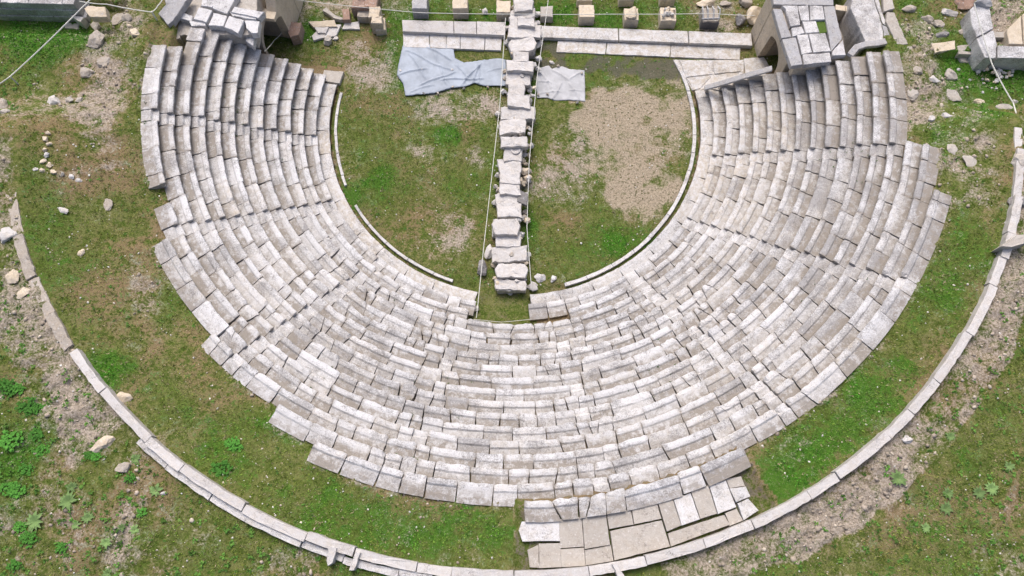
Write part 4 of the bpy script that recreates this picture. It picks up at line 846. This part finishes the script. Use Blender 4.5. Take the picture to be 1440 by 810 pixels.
# ------------------------------------------------------------------ weeds
def weed(px, py, size, kind_, label, group):
    size *= .62
    z_ = 7.6
    for _ in range(4): a = at(px, py, z_); z_ = float(gz(a[0], a[1]))
    V = []; F = []; n = 13 if kind_ == 'ros' else 80
    for i in range(n):
        if kind_ == 'ros': an = i*2.399+random.gauss(0, .15); L_ = size*random.uniform(.4, .55); w_ = L_*.2; base = np.array([0, 0, .02]); up = .35
        else:
            rr_ = size*.5*math.sqrt(random.random()); t_ = random.random()*math.tau; base = np.array([rr_*math.cos(t_), rr_*math.sin(t_)*.8, .02+.16*size*(1-(rr_/size*2)**2)*random.random()]); an = random.random()*math.tau; L_ = size*random.uniform(.13, .24); w_ = L_*.42; up = .5
        d = np.array([math.cos(an), math.sin(an), 0]); s_ = np.array([-d[1], d[0], 0]); k = len(V)
        V += [base, base+d*L_*.5-s_*w_+np.array([0, 0, L_*up*.8]), base+d*L_*.5+s_*w_+np.array([0, 0, L_*up*.8]), base+d*L_*.5+np.array([0, 0, L_*up*.65]), base+d*L_+np.array([0, 0, L_*up*.5])]
        F += [(k, k+1, k+3), (k, k+3, k+2), (k+1, k+4, k+3), (k+3, k+4, k+2)]
    V = np.array(V)+np.array([a[0], a[1], z_])
    tag(mesh_obj('leafy_weed', V, F, M_leafB if kind_ == 'ros' else M_leafA, origin=np.array([a[0], a[1], z_])), label, 'weed', group)
W_ = [(15, 620, 1.7, 'b'), (8, 545, 1.5, 'b'), (40, 572, 1.4, 'b'), (52, 612, 1.1, 'b'), (58, 633, 1.2, 'b'), (12, 686, 1.1, 'b'), (25, 690, 1.2, 'b'), (38, 660, 1.0, 'b'), (40, 757, 1.2, 'b'), (50, 733, 1.5, 'ros'), (25, 548, 1.1, 'b'), (30, 740, .9, 'b'), (52, 576, 1.1, 'b')]
NTH = ['topmost', 'second from the top', 'third from the top', 'fourth from the top', 'fifth from the top', 'sixth from the top', 'seventh from the top', 'eighth from the top', 'ninth from the top', 'tenth from the top', 'eleventh from the top', 'twelfth from the top', 'thirteenth from the top', 'third from the bottom', 'second from the bottom', 'lowest']
for i, (x, y, s, k) in enumerate(sorted(W_, key=lambda q: q[1])): weed(x, y, s, k, 'bushy bright green weed at the lower left edge, %s of its cluster' % (NTH[i] if i < 12 else 'lowest'), 'weeds clustered at the lower left edge')
for i, (x, y, s, k) in enumerate(sorted([(97, 705, 1.4, 'ros'), (125, 728, 1.0, 'ros'), (102, 685, .9, 'ros'), (108, 738, .8, 'ros'), (150, 763, .9, 'ros'), (190, 745, .8, 'ros'), (220, 690, 1.1, 'ros'), (192, 645, .9, 'ros'), (135, 642, .8, 'b'), (172, 742, .7, 'ros'), (183, 672, .8, 'b'), (200, 720, .7, 'b'), (88, 770, .9, 'b'), (20, 795, .9, 'b'), (152, 806, .8, 'ros'), (125, 640, .7, 'b')], key=lambda q: q[1])):
    weed(x, y, s, k, '%s weed on the dry slope below the white kerb, %s' % ('spiky' if k == 'ros' else 'bushy', NTH[i]), 'weeds on the lower left slope')
weed(328, 626, 1.3, 'b', 'upper of two dark green clumps in the grass above the white kerb', 'two dark clumps in the lower left grass'); weed(313, 661, 1.5, 'b', 'lower of two dark green clumps in the grass above the white kerb', 'two dark clumps in the lower left grass')
for x, y, s, lb in [(1262, 673, 1.3, 'pale star shaped weed nearest the right kerb strip'), (1375, 693, 1.15, 'left plant of the touching pair of star shaped weeds'), (1393, 687, 1.15, 'right plant of the touching pair of star shaped weeds'), (1336, 614, .9, 'highest star shaped weed on the lower right slope'),
                    (1330, 715, 1.1, 'star shaped weed left of and below the touching pair'), (1332, 694, 1.0, 'star shaped weed just left of the touching pair'), (1301, 742, .8, 'lowest small weed on the lower right slope'), (1418, 655, .9, 'weed near the right edge of the lower right slope')]:
    weed(x, y, s, 'ros', lb, None)
# ------------------------------------------------------------------ uncountable cover: grass, pebbles, rubble
def grass():
    n = 210000
    x = rng.uniform(-31, 31, n); y = rng.uniform(-30, 11.5, n)
    mk, (px, py) = masks(x, y); r = np.hypot(x, y); a = wrap(np.degrees(np.arctan2(y, x))); ko = _koa[np.clip(np.round(a*4).astype(int)+1080, 0, 1440)]
    grow = .62+.5*mk[:, 0]-1.1*np.clip(mk[:, 2], 0, 1)-1.3*np.clip(mk[:, 3], 0, 1)-.8*np.clip(mk[:, 4], 0, 1)+.5*(vn(x, y, 1.7, 3)-.5)
    cav = (r > RK-.1) & (r < R0+DR*(ko+1)+.3) & (y < 3.8); cav &= ~((a > -99.) & (a < -87) & (r < 13.5))
    kb = (r > 26.6) & (r < 27.3) & (y < 0)
    ter = (r > 23) & (a > -90.5) & (a < -61.5) & (r < 27)
    vis = (px > -30) & (px < 1470) & (py > -20) & (py < 830)
    ok = (rng.random(n) < grow) & ~cav & ~kb & ~ter & vis
    x, y, mk = x[ok], y[ok], mk[ok]; n = len(x); z = gz(x, y)
    lu = np.clip(mk[:, 0]+.5*(vn(x, y, 1.1, 7)-.5), 0, 1); dr = np.clip(mk[:, 1]+.7*(vn(x, y, .9, 12)-.5), 0, 1)
    base = np.array([.14, .17, .030])[None]*(1-lu[:, None])+np.array([.06, .20, .02])[None]*lu[:, None]
    base = base*(1-dr[:, None]*(1-lu[:, None])*.8)+np.array([.23, .17, .075])[None]*dr[:, None]*(1-lu[:, None])*.8
    base *= rng.uniform(.45, 2.0, n)[:, None]
    stw = rng.random(n) < .02+.26*vn(x, y, 1.5, 77)**2; base[stw] = np.array([.40, .34, .21])*rng.uniform(.7, 1.2, stw.sum())[:, None]
    m = 1500; ja = rng.uniform(-185, 2, m); jk = rng.integers(1, 15, m); jr = R0+jk*DR+rng.choice([.66, .69, .35], m); jx = jr*np.cos(np.radians(ja)); jy = jr*np.sin(np.radians(ja)); okj = vn(jx, jy, .45, 41)+.3*rng.random(m) > .93
    x = np.concatenate([x, jx[okj]]); y = np.concatenate([y, jy[okj]]); z = np.concatenate([z, (Z0+jk*DZ-.06)[okj]]); lu = np.concatenate([lu, np.full(okj.sum(), .4)]); base = np.concatenate([base, np.full((okj.sum(), 3), 1.)*np.array([.06, .13, .02])]); n = len(x)
    h = rng.uniform(.02, .075, n)*(1+.7*lu); w_ = rng.uniform(.025, .06, n)
    V = np.zeros((n, 3, 3, 3)); 
    for b in range(3):
        an = rng.uniform(0, 6.28, n); dx = np.cos(an); dy = np.sin(an); ox = rng.normal(0, .03, n); oy = rng.normal(0, .03, n)
        V[:, b, 0] = np.stack([x+ox-dy*w_*.5, y+oy+dx*w_*.5, z-.01], -1); V[:, b, 1] = np.stack([x+ox+dy*w_*.5, y+oy-dx*w_*.5, z-.01], -1)
        V[:, b, 2] = np.stack([x+ox+dx*h*.9, y+oy+dy*h*.9, z+h], -1)
    V = V.reshape(-1, 3); col = np.repeat(base, 9, 0)
    tri_mesh('grass', V, col, M_grass, 'short mossy grass and low weeds covering the ground')
def tri_mesh(name, V, col, mat, label, tris=None):
    me = bpy.data.meshes.new(name); nv = len(V); me.vertices.add(nv); me.vertices.foreach_set('co', V.astype(np.float32).ravel())
    if tris is None: tris = np.arange(nv).reshape(-1, 3)
    nt_ = len(tris); me.loops.add(nt_*3); me.polygons.add(nt_); me.loops.foreach_set('vertex_index', tris.ravel().astype(np.int32))
    me.polygons.foreach_set('loop_start', (np.arange(nt_)*3).astype(np.int32)); me.polygons.foreach_set('loop_total', np.full(nt_, 3, np.int32)); me.update(calc_edges=True)
    c = me.color_attributes.new('tint', 'FLOAT_COLOR', 'POINT'); c.data.foreach_set('color', np.concatenate([col, np.ones((nv, 1))], 1).astype(np.float32).ravel())
    me.materials.append(mat); o = bpy.data.objects.new(name, me); C.objects.link(o); tag(o, label, name.replace('_', ' '), None, 'stuff'); return o
grass()
def scatter_stones(name, label, n, smin, smax, dens, cols, pw=2.5):
    x = rng.uniform(-31, 31, n*12); y = rng.uniform(-30, 11.5, n*12); mk, (px, py) = masks(x, y); r = np.hypot(x, y); a = wrap(np.degrees(np.arctan2(y, x)))
    ko = _koa[np.clip(np.round(a*4).astype(int)+1080, 0, 1440)]
    ok = (rng.random(len(x)) < dens(x, y, r, a, mk)) & ~((r > RK-.1) & (r < R0+DR*(ko+1)+.25) & (y < 3.8)) & ~((r > 26.65) & (r < 27.25) & (y < 0) & (a > -134)) & ~((r > 23) & (a > -90.5) & (a < -61.5) & (r < 27))
    ok &= (px > -30) & (px < 1470) & (py > -20) & (py < 830)
    x, y = x[ok][:n], y[ok][:n]; n = len(x); z = gz(x, y); s = smin+(smax-smin)*rng.random(n)**pw
    ico = np.array([(0, 0, 1), (.89, 0, .45), (.28, .85, .45), (-.72, .53, .45), (-.72, -.53, .45), (.28, -.85, .45), (.72, .53, -.45), (-.28, .85, -.45), (-.89, 0, -.45), (-.28, -.85, -.45), (.72, -.53, -.45), (0, 0, -1)])
    tr = np.array([(0, 1, 2), (0, 2, 3), (0, 3, 4), (0, 4, 5), (0, 5, 1), (1, 6, 2), (2, 7, 3), (3, 8, 4), (4, 9, 5), (5, 10, 1), (6, 7, 2), (7, 8, 3), (8, 9, 4), (9, 10, 5), (10, 6, 1), (11, 7, 6), (11, 8, 7), (11, 9, 8), (11, 10, 9), (11, 6, 10)])
    P = ico[None]*rng.uniform(.65, 1.3, (n, 12, 1)); P = P*np.stack([rng.uniform(.7, 1.3, n), rng.uniform(.6, 1.1, n), rng.uniform(.35, .75, n)], -1)[:, None]*s[:, None, None]/2
    an = rng.uniform(0, 6.28, n); c_, s_ = np.cos(an)[:, None], np.sin(an)[:, None]
    Q = np.stack([P[..., 0]*c_-P[..., 1]*s_+x[:, None], P[..., 0]*s_+P[..., 1]*c_+y[:, None], P[..., 2]+(z+s*.12)[:, None]], -1).reshape(-1, 3)
    T = (tr[None]+(np.arange(n)*12)[:, None, None]).reshape(-1, 3)
    cc = np.array(cols)[rng.integers(0, len(cols), n)]*rng.uniform(.75, 1.15, n)[:, None]
    tri_mesh(name, Q, np.repeat(cc, 12, 0), M_peb, label, T)
scatter_stones('pebbles', 'scattered small pale pebbles and petals in the grass', 5200, .03, .13, lambda x, y, r, a, mk: .05+.12*np.clip(mk[:, 2], 0, 1)+.10*(vn(x, y, .7, 31) > .62)+.25*((r > 24) & (a < -60) & (a > -120) & (r < 26.6))*.4, [(.62, .60, .55), (.7, .69, .66), (.5, .44, .36), (.6, .56, .5)], 3)
scatter_stones('stone_chips', 'loose rubble and stone chips on the bare earth strips', 8000, .04, .27, lambda x, y, r, a, mk: np.clip(mk[:, 2]-.2, 0, 1)*.8*(r > 12)*np.where(r > 20, 1, .1)*np.where(a < -130, .5, 1), [(.42, .36, .30), (.36, .31, .25), (.46, .41, .34), (.30, .26, .21)], 4.5)
scatter_stones('gravel', 'fine pebbles on the bare beige part of the orchestra', 2500, .025, .07, lambda x, y, r, a, mk: np.clip(mk[:, 3], 0, 1)*.8*(r < RK), [(.42, .36, .27), (.5, .45, .36), (.25, .22, .17), (.1, .1, .05)], 2)
def cairn(px, py, n, spread, label):
    z_ = 5.
    for _ in range(4): a = at(px, py, z_); z_ = float(gz(a[0], a[1]))
    t = thing('stone_heap', (a[0], a[1], z_), label, 'stone heap')
    for i in range(n):
        r_ = abs(random.gauss(0, spread)); an = random.random()*6.28; s = random.uniform(.12, .34)
        boulder((a[0]+r_*math.cos(an)*1.3, a[1]+r_*math.sin(an), z_+max(0, .25-r_*.3)), (s, s*.8, s*.7), random.choice([M_white, M_beige, M_seat]), 'heap_stone', t)
def leaf_scatter():
    n = 26000; x = rng.uniform(-31, 31, n); y = rng.uniform(-30, 11.5, n); mk, (px, py) = masks(x, y); r = np.hypot(x, y); a = wrap(np.degrees(np.arctan2(y, x)))
    ko = _koa[np.clip(np.round(a*4).astype(int)+1080, 0, 1440)]
    ok = (rng.random(n) < np.clip(.05+.5*(vn(x, y, .8, 51)-.45)+.35*mk[:, 0]+.25*(r > 27.5), 0, 1)) & (mk[:, 3] < .3) & ~((r > RK-.1) & (r < R0+DR*(ko+1)+.25) & (y < 3.8)) & ~((r > 26.55) & (r < 27.4) & (y < 0)) & ~((r > 23) & (a > -90.5) & (a < -63) & (r < 27)) & (px > -30) & (px < 1470) & (py > -20) & (py < 830)
    x, y = x[ok], y[ok]; n = len(x); z = gz(x, y); s_ = rng.uniform(.04, .11, n)*np.where(np.hypot(x, y) > 27.4, 1.5, 1.); V = []; m = 6
    for k in range(m):
        an = rng.uniform(0, 6.28, n); dx, dy = np.cos(an), np.sin(an); L_ = s_*rng.uniform(.7, 1.3, n); w_ = L_*.28; up = rng.uniform(.15, .7, n)*L_
        b = np.stack([x, y, z], -1); mid1 = np.stack([x+dx*L_*.55-dy*w_, y+dy*L_*.55+dx*w_, z+up], -1); mid2 = np.stack([x+dx*L_*.55+dy*w_, y+dy*L_*.55-dx*w_, z+up], -1); tip = np.stack([x+dx*L_, y+dy*L_, z+up*.6], -1)
        V.append(np.stack([b, mid2, mid1, mid1, mid2, tip], 1))
    V = np.stack(V, 1).reshape(-1, 3)
    c = np.array([.07, .17, .03])*rng.uniform(.6, 1.5, n)[:, None]*(1+np.array([.6, .15, .3])*rng.random(n)[:, None]*.6)
    tri_mesh('low_weeds', V, np.repeat(c, m*6, 0), M_grass, 'small broad leaved weeds sprinkled through the grass')
leaf_scatter()
def stone_line():
    z_ = 5.
    for _ in range(4): a = at(66, 215, z_); z_ = float(gz(a[0], a[1]))
    t = thing('stone_line', (a[0], a[1], z_), 'short line of small half buried stones on the left meadow', 'stone line')
    for i, (px, py) in enumerate([(68, 188), (64, 196), (69, 203), (63, 211), (66, 219), (62, 227), (69, 233), (60, 240), (75, 243), (88, 245), (101, 249)]):
        for _ in range(3): a = at(px, py, z_); z_ = float(gz(a[0], a[1]))
        boulder((a[0], a[1], z_+.04), (random.uniform(.25, .5), random.uniform(.25, .4), .25), random.choice([M_pave, M_beige, M_seat]), 'line_stone', t, rot=random.random()*3)
stone_line()
cairn(1398, 104, 60, .6, 'low heap of small pale stones on the green grass at upper right')
